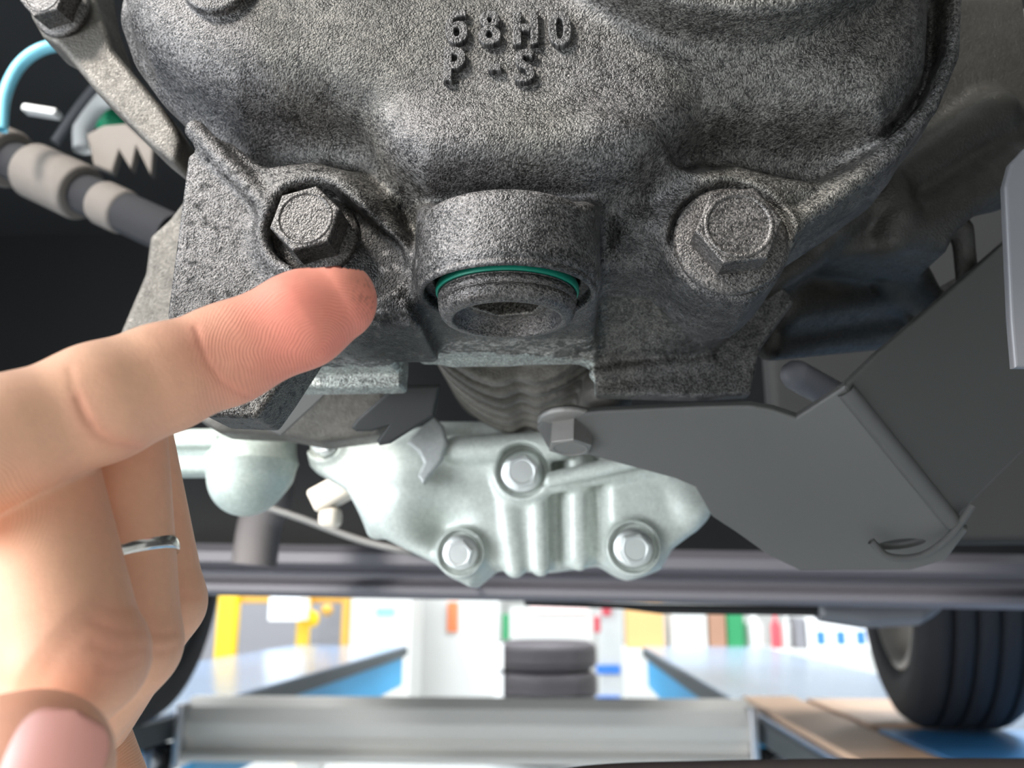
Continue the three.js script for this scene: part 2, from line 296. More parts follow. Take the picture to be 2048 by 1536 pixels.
const grimeColor = (x, y, z) => {
  const n = fbm(x * 0.045, y * 0.06, z * 0.05, 3), f = fbm(x * 0.6 + 9, y * 0.6, z * 0.6, 3), c = fbm(x * 0.02 + 40, y * 0.02, z * 0.02, 2);
  let v = 0.62 + (n - 0.5) * 0.7 + (f - 0.5) * 0.5;
  const oil = sstep(14, 7, Math.hypot((x + 41) * 0.9, (y - 74) * 0.6)) * sstep(0.36, 0.5, fbm(x * 0.5 + 5, y * 0.5, z * 0.35, 3) + 0.06) * 0.72;
  v *= 1 - oil;
  const olive = sstep(0.5, 0.62, c) * 0.07;
  let rgb = [v, v * 0.99, v * (0.985 - olive)];
  // the machined rims at the joint are bare where the grime has flaked
  const low = y < 69 && x < 9.5 ? 1 : 0, rim = sstep(0, 1, z - 229 - 0.3 * Math.max(0, x + 22) + (fbm(x * 0.5, y * 0.5 + 3, z * 0.5, 3) - 0.5) * 9) * low, bare = rim;
  const flakeLit = low * sstep(214, 222, z) * sstep(0.47, 0.53, noise3(x * 1.5, y * 1.5, z * 1.1) * 0.6 + noise3(x * 0.4, y * 0.4, z * 0.4) * 0.4);
  const wet = sstep(0, 3, z - 226) * (1 - rim) * (y < 70 && x < 5 ? 1 : 0) * 0.65 * sstep(0.35, 0.5, fbm(x * 0.3, y * 0.3, z * 0.25 + 8, 3));
  const pit = x < -40 + n * 12 && y < 104 ? sstep(0.66, 0.74, noise3(x * 0.8, y * 0.8, z * 0.8) * 0.7 + noise3(x * 1.7, y * 1.7, z * 1.7) * 0.3) * 0.8 : 0;
  rgb = rgb.map((c2) => c2 * (1 + 1.9 * flakeLit));  // flaked speckles, brightened further to imitate floor light on the underside
  rgb = rgb.map((c2, k) => (c2 * (1 - wet) * (1 - pit)) * (1 - bare) + bare * [2.3, 2.5, 2.36][k]);
  return rgb;
};
const gearbox = thing('gearbox_cover', 'grimy sand-cast aluminium gearbox cover with raised casting letters and a drain boss', 'gearbox', [0, EYE + 0.1, -0.2]);
part('casting', skin(cover, [-118, 33, 152], [116, 178, 262], HI ? 0.5 : 1, ahead, { color: grimeColor }), M.castGrime, gearbox);
{
  const font = await new FontLoader().loadAsync('fonts/droid/droid_sans_bold.typeface.json');
  const letter = (ch, px, py, hpx) => {
    const z = 172.2, [x, y] = mm(px, py, z), size = hpx / 8.35;
    const g = new TextGeometry(ch, { font, size, depth: 0.9, curveSegments: 8, bevelEnabled: true, bevelThickness: 0.5, bevelSize: 0.28, bevelSegments: 3 });
    g.computeBoundingBox(); g.translate(-(g.boundingBox.min.x + g.boundingBox.max.x) / 2, -size / 2, 0); g.scale(0.86, 1, 1);
    const q = V3(x, y, z); ahead(q); g.scale(0.001, 0.001, 0.001); g.translate(q.x, q.y, q.z - 0.0006);
    g.setAttribute('color', new THREE.Float32BufferAttribute(new Float32Array(g.attributes.position.count * 3).fill(0.6), 3));
    const p = g.attributes.position; for (let i = 0; i < p.count; i++) g.attributes.uv.setXY(i, p.getX(i), p.getY(i));
    part('raised_letter', g, M.castGrime, gearbox);
  };
  for (const [c, px, py, h] of [['6', 914, 56, 70], ['8', 980, 58, 70], ['H', 1052, 59, 70], ['0', 1120, 60, 70], ['P', 910, 130, 70], ['-', 990, 130, 64], ['S', 1050, 134, 66]]) letter(c, px, py, h);
}
// flange bolts: hexagon with a dished, chamfered head on a round flange; axis towards the eye (+z)
function hexHead(af, h, dish = 0.3, r = 0.06) {
  const R = af / Math.sqrt(3), s = new THREE.Shape(); for (let i = 0; i < 6; i++) { const a = i * Math.PI / 3; i ? s.lineTo(R * Math.cos(a), R * Math.sin(a)) : s.moveTo(R, 0); }
  const g = new THREE.ExtrudeGeometry(s, { depth: h - af * 0.04, bevelEnabled: true, bevelThickness: af * 0.04, bevelSize: af * 0.04, bevelOffset: -af * 0.04, bevelSegments: 3 });
  const cup = new THREE.LatheGeometry([[0, h - dish * af * 0.12], [af * 0.3, h - dish * af * 0.12], [af * 0.4, h + af * 0.012], [af * 0.45, h + af * 0.012], [af * 0.47, h - af * 0.03]].map(([a, b]) => new THREE.Vector2(a, b)), 36).rotateX(Math.PI / 2);
  const flat = (q) => { const n = q.index ? q.toNonIndexed() : q; return n; };
  return boxUV(mergeGeometries([flat(g), flat(cup)]));
}
const washer = (r, h) => new THREE.LatheGeometry([[0, 0], [r * 0.98, 0], [r, h * 0.2], [r, h * 0.55], [r * 0.94, h * 0.8], [r * 0.66, h * 1.15], [0, h * 1.2]].map(([a, b]) => new THREE.Vector2(a, b)), 48).rotateX(Math.PI / 2);
function bolt(name, label, group, p, af, flangeR, h, turn, mat, axis = V3(0, 0, 1), mat2 = mat) {
  const t = thing(name, label, 'bolt', [p.x, p.y, p.z], group);
  mesh('flange', boxUV(washer(flangeR, h * 0.3)), mat2, t); const hx = mesh('hex_head', hexHead(af, h, 1), mat, t); hx.rotation.z = turn; hx.position.z = h * 0.12;
  t.quaternion.setFromUnitVectors(V3(0, 0, 1), axis.clone().normalize());
  return t;
}
const G_BOLT = null;
bolt('flange_bolt', 'grimy hex flange bolt just above the pointing fingertip', G_BOLT, V3(boltLx / 1000, EYE + boltLy / 1000, -0.1908), 0.0146, 0.0102, 0.0098, 0.25, M.boltGrime, V3(-0.03, 0.02, 1));
bolt('flange_bolt', 'grimy hex flange bolt with wet sparkling head above the black bracket', G_BOLT, V3(boltRx / 1000, EYE + boltRy / 1000, -0.1862), 0.0166, 0.0128, 0.0092, 0.12, M.boltGrime, V3(0.02, -0.02, 1));
// drain plug, pointing straight down
{
  const t = thing('drain_plug', 'round steel drain plug with hex socket and teal gasket in the casting boss', 'plug', [bossX / 1000, EYE + under / 1000, -(bossZ - 0.5) / 1000]);
  const lathe = (pts, n = 72) => boxUV(new THREE.LatheGeometry(pts.map(([a, b]) => new THREE.Vector2(a / 1000, b / 1000)), n));
  const rings = [[15.6, 4], [15.7, 0], [15.2, -0.4], [15.2, -0.7], [15.6, -1], [15.6, -2], [15.1, -2.4], [15.1, -2.7], [15.5, -3], [15.4, -3.8], [14.9, -5.1], [14.2, -5.9], [12.8, -6.2], [12.1, -6.0], [11.2, -2.6], [8.8, -2]];
  mesh('plug_head', lathe(rings.slice().reverse()), M.boltGrime, t);
  mesh('gasket', lathe([[15.95, -0.2], [16.15, 0.2], [16.15, 1.4], [15.4, 1.6], [15.4, -0.35], [15.95, -0.2]]), M.gasket, t);
  const hexR = 7.0 / Math.cos(Math.PI / 6), sk = new THREE.Shape(); sk.absarc(0, 0, 9.4, 0, Math.PI * 2); const hole = new THREE.Path(); for (let i = 0; i < 7; i++) { const a = i * Math.PI / 3 + 0.2; i ? hole.lineTo(hexR * Math.cos(a), hexR * Math.sin(a)) : hole.moveTo(hexR * Math.cos(a), hexR * Math.sin(a)); } sk.holes.push(hole);
  const g = new THREE.ExtrudeGeometry(sk, { depth: 6, bevelEnabled: true, bevelThickness: 0.4, bevelSize: 0.3, bevelOffset: -0.3, bevelSegments: 2, curveSegments: 40 }).rotateX(Math.PI / 2).translate(0, 4, 0);
  const bottom = new THREE.CylinderGeometry(9.2, 9.2, 0.6, 48).translate(0, 3.2, 0).toNonIndexed();
  let s = mergeGeometries([g, bottom]); s.scale(0.001, 0.001, 0.001); s = boxUV(s); mesh('hex_socket', s, M.socketSteel, t);
}
// ---------- the pointing hand: one continuous skin, nails as parts ----------
const cj = (px, py, d, r) => [(px - 1024) / F * d, -(py - 768) / F * d, -d, r];     // joint: beside, above and before the eye along its axis, millimetres
const J = {
  tip: cj(670, 602, 155, 7.5), pad: cj(603, 640, 153, 8.35), dip: cj(452, 710, 150, 8.3), mid: cj(325, 757, 144, 8.6), pip: cj(205, 804, 138, 9.1), base: cj(10, 880, 130, 9.2), mcp: cj(-190, 960, 122, 10.5),
  m0: cj(60, 900, 142, 9.5), m1: cj(148, 1296, 127, 9.5), m2: cj(-80, 1590, 124, 7.8), mk: cj(178, 1318, 126.5, 8.3),
  r0: cj(235, 890, 156, 8.6), r1: cj(256, 1288, 147, 8.7), r2: cj(110, 1500, 150, 7.6),
  p0: cj(262, 870, 168, 7.6), p1: cj(325, 1205, 161, 7.7), p2: cj(190, 1440, 164, 6.8),
  t0: cj(-210, 1700, 106, 11), t1: cj(20, 1556, 106, 9.6), t2: cj(68, 1538, 105.5, 9.2),
  h0: cj(214, 1455, 172, 4.4), h1: cj(205, 1640, 168, 11), palm: cj(-330, 1100, 142, 22), wrist: cj(-420, 1500, 150, 26),
};
const seg = (x, y, z, a, b) => cap(x, y, z, a, b);
// creases: polylines on the skin's surface, pressed in
const CREASE_PX = [
  [[[392, 655], [402, 690], [418, 728], [442, 760], [470, 782], [508, 797]], 0.17, 0.55],
  [[[158, 800], [172, 838], [196, 868], [232, 886], [280, 894]], 0.2, 0.6],
  [[[140, 735], [148, 775], [165, 815], [190, 850]], 0.1, 0.7],
  [[[190, 1242], [240, 1262], [285, 1258]], 0.16, 0.8], [[[195, 1205], [235, 1220], [275, 1212]], 0.1, 0.7],
  [[[190, 1290], [245, 1305], [288, 1292]], 0.14, 0.8], [[[205, 1340], [245, 1338], [280, 1322]], 0.14, 0.7],
  [[[300, 1262], [330, 1268], [352, 1262]], 0.15, 0.8], [[[300, 1300], [330, 1303], [350, 1295]], 0.15, 0.8], [[[370, 1190], [385, 1193], [398, 1190]], 0.15, 0.8],
];
let CREASES = [];
function handField(x, y, z) {
  const k = 3;
  let i = smin(smin(seg(x, y, z, J.tip, J.pad), seg(x, y, z, J.pad, J.dip), 2), seg(x, y, z, J.dip, J.mid), k);
  i = smin(smin(i, seg(x, y, z, J.mid, J.pip), k), smin(seg(x, y, z, J.pip, J.base), seg(x, y, z, J.base, J.mcp), k), k);
  const m = smin(smin(seg(x, y, z, J.m0, J.m1), seg(x, y, z, J.m1, J.mk), 2), seg(x, y, z, J.mk, J.m2), 1.2);
  const r = smin(seg(x, y, z, J.r0, J.r1), seg(x, y, z, J.r1, J.r2), 1.5);
  const p = smin(seg(x, y, z, J.p0, J.p1), seg(x, y, z, J.p1, J.p2), 1.5);
  const t = smin(seg(x, y, z, J.t0, J.t1), seg(x, y, z, J.t1, J.t2), 2);
  const h = smin(seg(x, y, z, J.h0, J.h1), seg(x, y, z, J.palm, J.wrist), 4);
  let d = smin(smin(m, smin(r, p, 0.5), 0.5), i, 1.2);
  d = smin(d, smin(t, h, 1), 0.5);
  if (d < 4 && d > -4) for (const [c, depth, w] of CREASES) {
    let q = 1e9; for (let s = 0; s + 1 < c.length; s++) q = Math.min(q, cap(x, y, z, c[s], c[s + 1]));
    if (q < 3 * w) d += depth * Math.exp(-(q * q) / (w * w));
  }
  return d;
}
// lay each crease on the skin: walk along the line of sight until the surface is met
const onSkin = ([px, py]) => { let d = 90; for (let i = 0; i < 200; i++) { const p = cj(px, py, d, 0), f = handField(p[0], p[1], p[2]); if (f < 0.02) return p; d += Math.max(0.05, f * 0.7); if (d > 200) break; } return null; };
{ const found = CREASE_PX.map(([list, depth, w]) => { const dense = []; for (let i = 0; i + 1 < list.length; i++) for (let k = 0; k < 4; k++) dense.push([0, 1].map((c) => list[i][c] + (list[i + 1][c] - list[i][c]) * k / 4)); dense.push(list[list.length - 1]); return [dense.map(onSkin).filter(Boolean), depth, w]; }); CREASES = found.filter(([c]) => c.length > 1); }
const handE1 = V3(J.tip[0] - J.pip[0], J.tip[1] - J.pip[1], J.tip[2] - J.pip[2]).normalize(), handE2 = V3(0, 0, 1).cross(handE1).normalize();
const whorl = cj(640, 706, 148, 0);
const handUV = (x, y, z) => { const a = x - whorl[0], b = y - whorl[1], c = z - whorl[2]; return [(a * handE1.x + b * handE1.y + c * handE1.z) / 60 + 0.5, (a * handE2.x + b * handE2.y + c * handE2.z) / 60 + 0.5]; };
const intoWorld = (p) => p.multiplyScalar(0.001).applyMatrix4(camera.matrixWorld);
const dist = (x, y, z, a) => Math.hypot(x - a[0], y - a[1], z - a[2]);
const skinColor = (x, y, z) => {
  const n = fbm(x * 0.16 + 30, y * 0.16, z * 0.16, 3) - 0.5, f = fbm(x * 0.9, y * 0.9, z * 0.9, 2) - 0.5;
  let c = [0.92, 0.50, 0.315];
  const red = [0.83, 0.265, 0.185], mix = (t) => { c = c.map((v, k) => v + (red[k] - v) * clamp(t, 0, 1)); };
  mix(0.95 * sstep(36, 5, dist(x, y, z, cj(665, 640, 148, 0))) + n * 0.3);
  for (const [cr, depth] of CREASES) { let q = 1e9; for (let s = 0; s + 1 < cr.length; s++) q = Math.min(q, cap(x, y, z, cr[s], cr[s + 1])); if (q < 4) mix(depth * (depth > 0.15 && cr.length > 14 ? 1.6 : 0.9) * Math.exp(-q * q / 2.2)); }
  mix(0.25 * sstep(11, 3, dist(x, y, z, cj(215, 1290, 118, 0))));
  mix(0.35 * sstep(14, 4, dist(x, y, z, cj(60, 1420, 98, 0))));
  const soot = sstep(0.5, 0.7, fbm(x * 2.6, y * 2.6, z * 2.6, 2)) * sstep(6, 1, dist(x, y, z, cj(738, 590, 152, 0))) * 0.35;
  return c.map((v) => v * (1 + f * 0.08) * (1 - soot));
};
const ridge = dataTex(2048, (i, x, y) => {
  const u = (x / 2048 - 0.5) * 60, v = (y / 2048 - 0.5) * 60, wob = N4[((y >> 1) * 1024 + (x >> 1))] * 0.9, r = Math.hypot(u * 0.9, v) + wob, print = sstep(19, 14, Math.hypot(u + 4, v));
  const general = N2[((y >> 1) * 1024 + (x >> 1))] * 0.5 + N1[((y >> 1) * 1024 + (x >> 1))] * 0.5, lines = 0.5 + 0.5 * Math.sin(r * 2 * Math.PI / 0.52);
  return lines * print * 0.8 + general * (0.35 + 0.3 * (1 - print));
});
phy('skinTone', { vertexColors: true, roughness: 0.52, bumpMap: ridge, bumpScale: 0.000045, sheen: 0.25, sheenRoughness: 0.5, sheenColor: new THREE.Color(1, 0.75, 0.65), specularIntensity: 0.7 });
phy('nailTone', { color: 0xc98a7c, roughness: 0.35, clearcoat: 0.25, clearcoatRoughness: 0.35 });
const handAt = intoWorld(V3(J.palm[0], J.palm[1], J.palm[2]));
const hand = thing('person', 'bare hand of a person pointing its index finger towards the drain plug', 'person', [handAt.x, handAt.y, handAt.z]);
part('body', skin(handField, [-130, -82, -196], [-20, 20, -92], HI ? 0.55 : 1, intoWorld, { color: skinColor, uv: handUV }), M.skinTone, hand);
// nails: a thumb nail facing the eye, and the edge of the index nail on the finger's far side
function nail(center, along, out, len, wid, thick, bow) {
  const g = new THREE.BufferGeometry(), P = [], I = [], n = 18, m = 14;
  for (const side of [0, 1]) for (let j = 0; j <= m; j++) for (let i = 0; i <= n; i++) {
    const a = (i / n) * 2 - 1, b = (j / m) * 2 - 1, w = wid * Math.pow(Math.max(0, 1 - Math.pow(Math.abs(b), 3.2)), 0.42), x = a * w, y = b * len;
    P.push(x, y, -bow * (x * x) / wid - 0.02 * y * y - side * thick);
  }
  const row = n + 1, off = row * (m + 1);
  for (let j = 0; j < m; j++) for (let i = 0; i < n; i++) { const q = j * row + i; I.push(q, q + 1, q + row, q + 1, q + row + 1, q + row, off + q, off + q + row, off + q + 1, off + q + 1, off + q + row, off + q + row + 1); }
  g.setAttribute('position', new THREE.Float32BufferAttribute(P, 3)); g.setIndex(I);
  const z = out.clone().normalize(), y = along.clone().addScaledVector(z, -along.dot(z)).normalize(), x = y.clone().cross(z);
  g.applyMatrix4(new THREE.Matrix4().makeBasis(x, y, z).setPosition(V3(...center))); const p = g.attributes.position, v = V3();
  for (let i = 0; i < p.count; i++) { v.fromBufferAttribute(p, i); intoWorld(v); p.setXYZ(i, v.x, v.y, v.z); }
  g.computeVertexNormals(); return g;
}
part('fingernail', nail(cj(100, 1530, 96.4, 0).slice(0, 3), V3(0.35, 1, 0), V3(0.16, 0.22, 1), 5.9, 5.3, 0.5, 0.22), M.nailTone, hand);
part('fingernail', nail(cj(648, 566, 161.5, 0).slice(0, 3), V3(0.8, 0.38, 0), V3(-0.25, 0.8, -0.62), 5.5, 5, 0.5, 0.3), M.nailTone, hand);
{
  const c = V3(...cj(246, 1118, 151.3, 0)), ax = V3(J.r1[0] - J.r0[0], J.r1[1] - J.r0[1], J.r1[2] - J.r0[2]).normalize().add(V3(0.18, 0, 0)).normalize();
  const g = new THREE.LatheGeometry([[8.75, -1.3], [9.25, -1.25], [9.5, -0.7], [9.55, 0], [9.5, 0.7], [9.25, 1.25], [8.75, 1.3]].map(([a, b]) => new THREE.Vector2(a, b)), 72);
  g.applyQuaternion(new THREE.Quaternion().setFromUnitVectors(V3(0, 1, 0), ax)); g.translate(c.x, c.y, c.z);
  const p = g.attributes.position, v = V3(), cw = intoWorld(c.clone()); for (let i = 0; i < p.count; i++) { v.fromBufferAttribute(p, i); intoWorld(v).sub(cw); p.setXYZ(i, v.x, v.y, v.z); } g.computeVertexNormals();
  std('ringSilver', { color: 0xe6e2dc, metalness: 1, roughness: 0.18 });
  const r = mesh('finger_ring', g, M.ringSilver); r.position.copy(cw); tag(r, 'plain silver ring worn on a curled finger of the pointing hand', 'ring');
}
// ---------- the car round and behind the gearbox ----------
std('underDark', { color: 0x232323, roughness: 0.9 });
std('castIron', { color: 0x4a443f, roughness: 0.75, metalness: 0.3 });
std('channelGrey', { color: 0x67656b, roughness: 0.5, metalness: 0.1 });
std('clipGrey', { color: 0x1f201f, roughness: 0.6 });
std('paintGrey', { color: 0x6a6a6d, roughness: 0.45, metalness: 0.15 });
std('tyre', { color: 0x1b1b1f, roughness: 0.7, bumpMap: tiled(fineBump, 0.06), bumpScale: 0.0004 });
std('alloy', { color: 0xa09a92, roughness: 0.4, metalness: 0.6 });
std('beige', { color: 0x7d756e, roughness: 0.7, metalness: 0.15, bumpMap: tiled(fineBump, 0.03), bumpScale: 0.0001 });
std('creamPlastic', { color: 0xe9dccb, roughness: 0.5 });
std('paleBlue', { color: 0x86d2e6, roughness: 0.35 });
std('whitePaint', { color: 0xe9e9e6, roughness: 0.45 });
std('greenPaint', { color: 0x2fae7c, roughness: 0.5 });
// rear case: left adapter flange, side wing, dark tubes on the right, finned belly
const adapter = poly([[40, -90], [58, 30], [82, 72], [112, 88], [190, 182], [300, 290], [340, 322], [354, 318], [360, 280], [352, 258], [321, 210], [224, 96], [192, 5], [176, -90]], 206, { blur: 2 });
const wing = poly([[376, 300], [362, 400], [335, 436], [296, 470], [286, 545], [232, 672], [330, 790], [430, 780], [460, 300]], 249, { blur: 2 });
const rightBack = poly([[1890, -90], [2140, -90], [2140, 300], [2005, 330], [1950, 452], [1800, 462], [1690, 470], [1560, 560], [1500, 560], [1500, 380]], 222, { blur: 3 });
const shelf = poly([[400, 842], [530, 800], [700, 760], [790, 770], [760, 872], [640, 888], [560, 872], [440, 868]], 290, { blur: 3 });
const c3 = (px, py, z, r) => [...mm(px, py, z), z, r];
const CAPS = [[c3(1665, 455, 234, 4.5), c3(1985, 228, 236, 7)], [c3(1755, 325, 230, 3.5), c3(1800, 425, 232, 4.5)], [c3(1790, 470, 236, 5), c3(2010, 345, 240, 7)], [c3(1560, 610, 258, 9), c3(1790, 575, 285, 9)], [c3(1540, 690, 262, 5), c3(1790, 640, 300, 10)], [c3(1720, 430, 250, 6), c3(1880, 640, 285, 6)], [c3(1925, 460, 250, 3.2), c3(1935, 570, 262, 3.2)], [c3(1860, 620, 285, 5), c3(1950, 560, 285, 4)], [c3(1760, 480, 262, 8), c3(1800, 560, 275, 8)]];
const bellyX = mm(1045, 800, 290)[0], belly0 = [bellyX, 99, 262, 31], belly1 = [bellyX - 1, 91.5, 340, 27];
function rearCase(x, y, z) {
  let d = smax(adapter(x, y), Math.max(206 - z, z - 221), 2);
  d = smin(d, smax(wing(x, y), Math.max(249 - z, z - 262), 3), 3);
  // body between, hidden by the cover, and the fins
  d = smin(d, box(x, y, z, -18, 112, 284, 74, 26, 24, 8), 6);
  const t = clamp((z - 258) / 80, 0, 1);
  let b = cap(x, y, z, belly0, belly1), fin = Math.sin((z - 256 + 0.012 * (x - bellyX) * (x - bellyX)) * 2 * Math.PI / 13);
  b = (b - 4.5 * sstep(-0.3, 0.45, fin) * (1 - 0.2 * t)) * 0.6; b += 1.6 * Math.exp(-((x - belly0[0] - 0) ** 2) / 16) ;
  d = smin(d, smax(b, Math.max(z - 331, 252 - z), 3), 3);
  d = smin(d, cap(x, y, z, c3(1215, 790, 268, 8), c3(1190, 850, 320, 8)), 4);
  d = smin(d, smax(shelf(x, y), Math.max(286 - 0.25 * (y - 58) - z, z - 304), 3), 3);
  return d;
}
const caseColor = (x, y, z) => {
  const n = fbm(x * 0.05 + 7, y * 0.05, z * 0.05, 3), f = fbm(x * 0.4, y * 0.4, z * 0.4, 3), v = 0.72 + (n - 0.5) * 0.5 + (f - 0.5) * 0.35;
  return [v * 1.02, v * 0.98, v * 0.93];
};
function darkCase(x, y, z) { let r = smax(rightBack(x, y), Math.max(236 - z, z - 264), 6); for (const [a, b] of CAPS) r = smin(r, cap(x, y, z, a, b), 5); return r; }
const rear = thing('transmission_case', 'greyish transmission case behind the gearbox cover with curved fins under its belly', 'transmission', [0, EYE + 0.09, -0.26]);
part('casting', skin(rearCase, [-152, 8, 192], [140, 184, 362], HI ? 0.8 : 1.4, ahead, { color: caseColor }), M.castDark, rear);
const toned = thing('engine_casing', 'dark oily engine casing with curved pipes behind the right bolt of the gearbox cover', 'engine', [0.1, EYE + 0.09, -0.25]);
part('casting', skin(darkCase, [30, 20, 196], [142, 184, 302], HI ? 0.9 : 1.5, ahead, { color: caseColor }), M.castDarker, toned);
bolt('adapter_bolt', 'dark hex bolt at the upper corner of the transmission case flange', null, at(128, 22, 0.2055), 0.0125, 0.0085, 0.008, 0.2, M.boltGrime, V3(-0.1, -0.1, 1));
// light alloy cover low down behind, with its bolts
const pan = poly([[590, 868], [690, 862], [780, 880], [880, 850], [960, 850], [1080, 840], [1240, 930], [1390, 955], [1425, 1000], [1392, 1062], [1345, 1098], [1322, 1140], [1262, 1155], [1200, 1128], [1100, 1142], [985, 1138], [940, 1176], [880, 1132], [742, 1064], [700, 985], [640, 950], [606, 915]], 338, { blur: 4 });
const PB = [[1045, 945, 11.5], [922, 1106, 9.5], [1266, 1096, 10.5], [652, 888, 7.5]].map(([a, b, r]) => [...mm(a, b, 332), r]);
const panRib = [[c3(1012, 975, 333, 3.5), c3(1030, 1135, 336, 4)], [c3(1078, 985, 333, 3.4), c3(1082, 1135, 336, 3.4)], [c3(1165, 960, 336, 2), c3(1160, 1130, 338, 2)], [c3(700, 870, 334, 3), c3(752, 1060, 338, 3.5)], [c3(1090, 975, 330, 3), c3(1330, 930, 330, 3)], [c3(890, 930, 334, 6), c3(1010, 920, 332, 6)], [c3(1100, 960, 322, 3), c3(1340, 905, 318, 3)], [c3(1340, 960, 338, 7), c3(1375, 1010, 338, 9)], [c3(910, 900, 326, 5), c3(1120, 890, 326, 6)]];
function panField(x, y, z) {
  const [bx, by] = mm(825, 1000, 338), bulgeH = 9 * Math.exp(-((x - bx) ** 2) / 260 - ((y - by) ** 2) / 220), [hx, hy] = mm(880, 1050, 338), dip = 9 * Math.exp(-((x - hx) ** 2) / 90 - ((y - hy) ** 2) / 60), [gx] = mm(1112, 1060, 338), [gx2] = mm(1195, 1060, 338), dent = 8 * Math.exp(-((x - gx) ** 2) / 16) + 6 * Math.exp(-((x - gx2) ** 2) / 12);
  let d = smax(pan(x, y), Math.max(339 - bulgeH + dip + dent - 0.12 * (y + 30) - z, z - 372), 5);
  for (const [a, b] of panRib) d = smin(d, cap(x, y, z, a, b), 3);
  for (const [cx, cy, r] of PB) { d = smin(d, smax(Math.hypot(x - cx, y - cy) - r, Math.max(328 - z, z - 366), 2), 3); d = smax(d, -smax(Math.hypot(x - cx, y - cy) - r * 0.86, z - 331, 0.6), 0.8); }
  return d * 0.85;
}
const panColor = (x, y, z) => { const f = fbm(x * 0.12, y * 0.12, z * 0.12, 3); const v = 1.05 + (f - 0.5) * 0.1; return [v * 0.97, v, v * 0.95]; };
const panT = thing('alloy_cover', 'clean pale alloy cover with ribs and bright bolts behind the dirty gearbox', 'cover', [0, EYE - 0.05, -0.345]);
part('casting', skin(panField, [-100, -8, 305], [88, 84, 382], HI ? 0.8 : 1.3, ahead, { color: panColor }), M.castClean, panT);
for (const [k, text] of [[0, 'bright hex bolt on the alloy cover, nearest to the finned belly'], [1, 'bright hex bolt at the bottom edge of the alloy cover, on its lowest lug'], [2, 'bright hex bolt on the alloy cover below the black bracket'], [3, 'small bright hex bolt on the alloy cover beside the pale joint']]) {
  const [cx, cy, r] = PB[k]; bolt('cover_bolt', text, null, V3(cx / 1000, EYE + cy / 1000, -0.331), r * 0.00098, r * 0.00072, r * 0.0007, 0.3 + k, M.boltBright, V3(0.02, -0.12, 1));
}
// pale joint and rail on the left
{
  const f = (x, y, z) => { let d = smin(cap(x, y, z, c3(545, 850, 335, 11), c3(505, 930, 330, 16)), cap(x, y, z, c3(505, 930, 330, 16), c3(492, 958, 330, 14.5)), 4); d = smin(d, Math.abs(Math.hypot(x - mm(500, 930, 330)[0], z - 330) - 16.5) + Math.abs(y - mm(500, 925, 330)[1]) * 0.6 - 1.5, 3); const [rx, ry] = mm(350, 905, 345); return smin(d, smin(box(x, y, z, rx, ry, 348, 26, 9.5, 8, 3), box(x, y, z, rx, ry + 3, 342, 22, 2.5, 6, 2), 2), 4); };
  const t = thing('shaft_joint', 'pale rounded alloy joint housing on a thick rail below the hand', 'joint', [-0.1, EYE - 0.03, -0.335]);
  part('joint_body', skin(f, [-170, 18, 305], [-62, 92, 366], HI ? 0.8 : 1.4, ahead, { color: () => [0.85, 0.92, 0.86] }), M.castClean, t);
}
// sheet metal bracket, folded, with a downward bolt and a threaded stud
{
  const t = thing('steel_bracket', 'matt black folded sheet steel bracket running diagonally under the gearbox', 'bracket', [0.1, EYE, -0.24]);
  const A = [1690, 772, 0.228], B = [1908, 1042, 0.252];
  const hole = []; for (let i = 0; i < 20; i++) { const a = -i / 20 * Math.PI * 2; hole.push([1800 + 58 * Math.cos(a), 1088 - 14 * Math.sin(a) - 6 * Math.cos(a)]); }
  part('lower_leaf', plate([A, B, [1080, 850, 0.264]], [[1072, 856], [1086, 834], [1210, 822], [1400, 814], [1500, 812], [1545, 820], [1592, 836], A.slice(0, 2), B.slice(0, 2), [1936, 1062], [1892, 1122], [1820, 1142], [1600, 1142], [1540, 1114], [1470, 1064], [1424, 1034], [1390, 975], [1350, 958], [1180, 912], [1100, 905]], 0.003, [hole]), M.blackSteel, t);
  part('upper_leaf', plate([A, B, [2048, 640, 0.262]], [A.slice(0, 2), [1760, 704], [1890, 592], [2020, 478], [2090, 420], [2090, 860], [2000, 950], B.slice(0, 2)], 0.003), M.blackSteel, t);
  const a = at(...A), b = at(...B), dir = b.clone().sub(a), fold = tubeGeo([a.clone().addScaledVector(V3(0.3, -0.2, -1).normalize(), 0.0022), a.clone().lerp(b, 0.5).addScaledVector(V3(0.3, -0.2, -1).normalize(), 0.0022), b.clone().addScaledVector(V3(0.3, -0.2, -1).normalize(), 0.0022)], 0.0026, 12, 16);
  part('fold', fold, M.blackSteel, t);
  part('rolled_lip', tubeGeo([at(1742, 1082, 0.259), at(1775, 1112, 0.2605), at(1840, 1112, 0.2585), at(1900, 1072, 0.2535), at(1944, 1010, 0.25)], 0.0011, 30, 10), M.blackSteel, t);
  bolt('bracket_bolt', 'short hex bolt pointing down through the black bracket', null, at(1142, 838, 0.266), 0.0125, 0.0105, 0.009, 0.35, M.boltDull, V3(-0.05, -1, 0.22));
  const p0 = at(1592, 750, 0.262), p1 = at(1730, 826, 0.275), L = p1.distanceTo(p0), prof = [[0, -0.0046], [0.002, -0.0043], [0.0036, -0.003], [0.0046, -0.0006]];
  for (let i = 0; i <= 44; i++) prof.push([0.00475 - (i % 2) * 0.00035, 0.0005 + L * i / 44]);
  const g = turned(latheG(prof, 28), p1.clone().sub(p0)); const s = mesh('threaded_stud', g, M.boltDull.clone()); s.material.color.set(0xaeacb3); s.material.metalness = 0.2; s.material.name = 'stud'; s.position.copy(p0);
  tag(s, 'grey ribbed stud end poking out above the fold of the black bracket', 'stud');
}
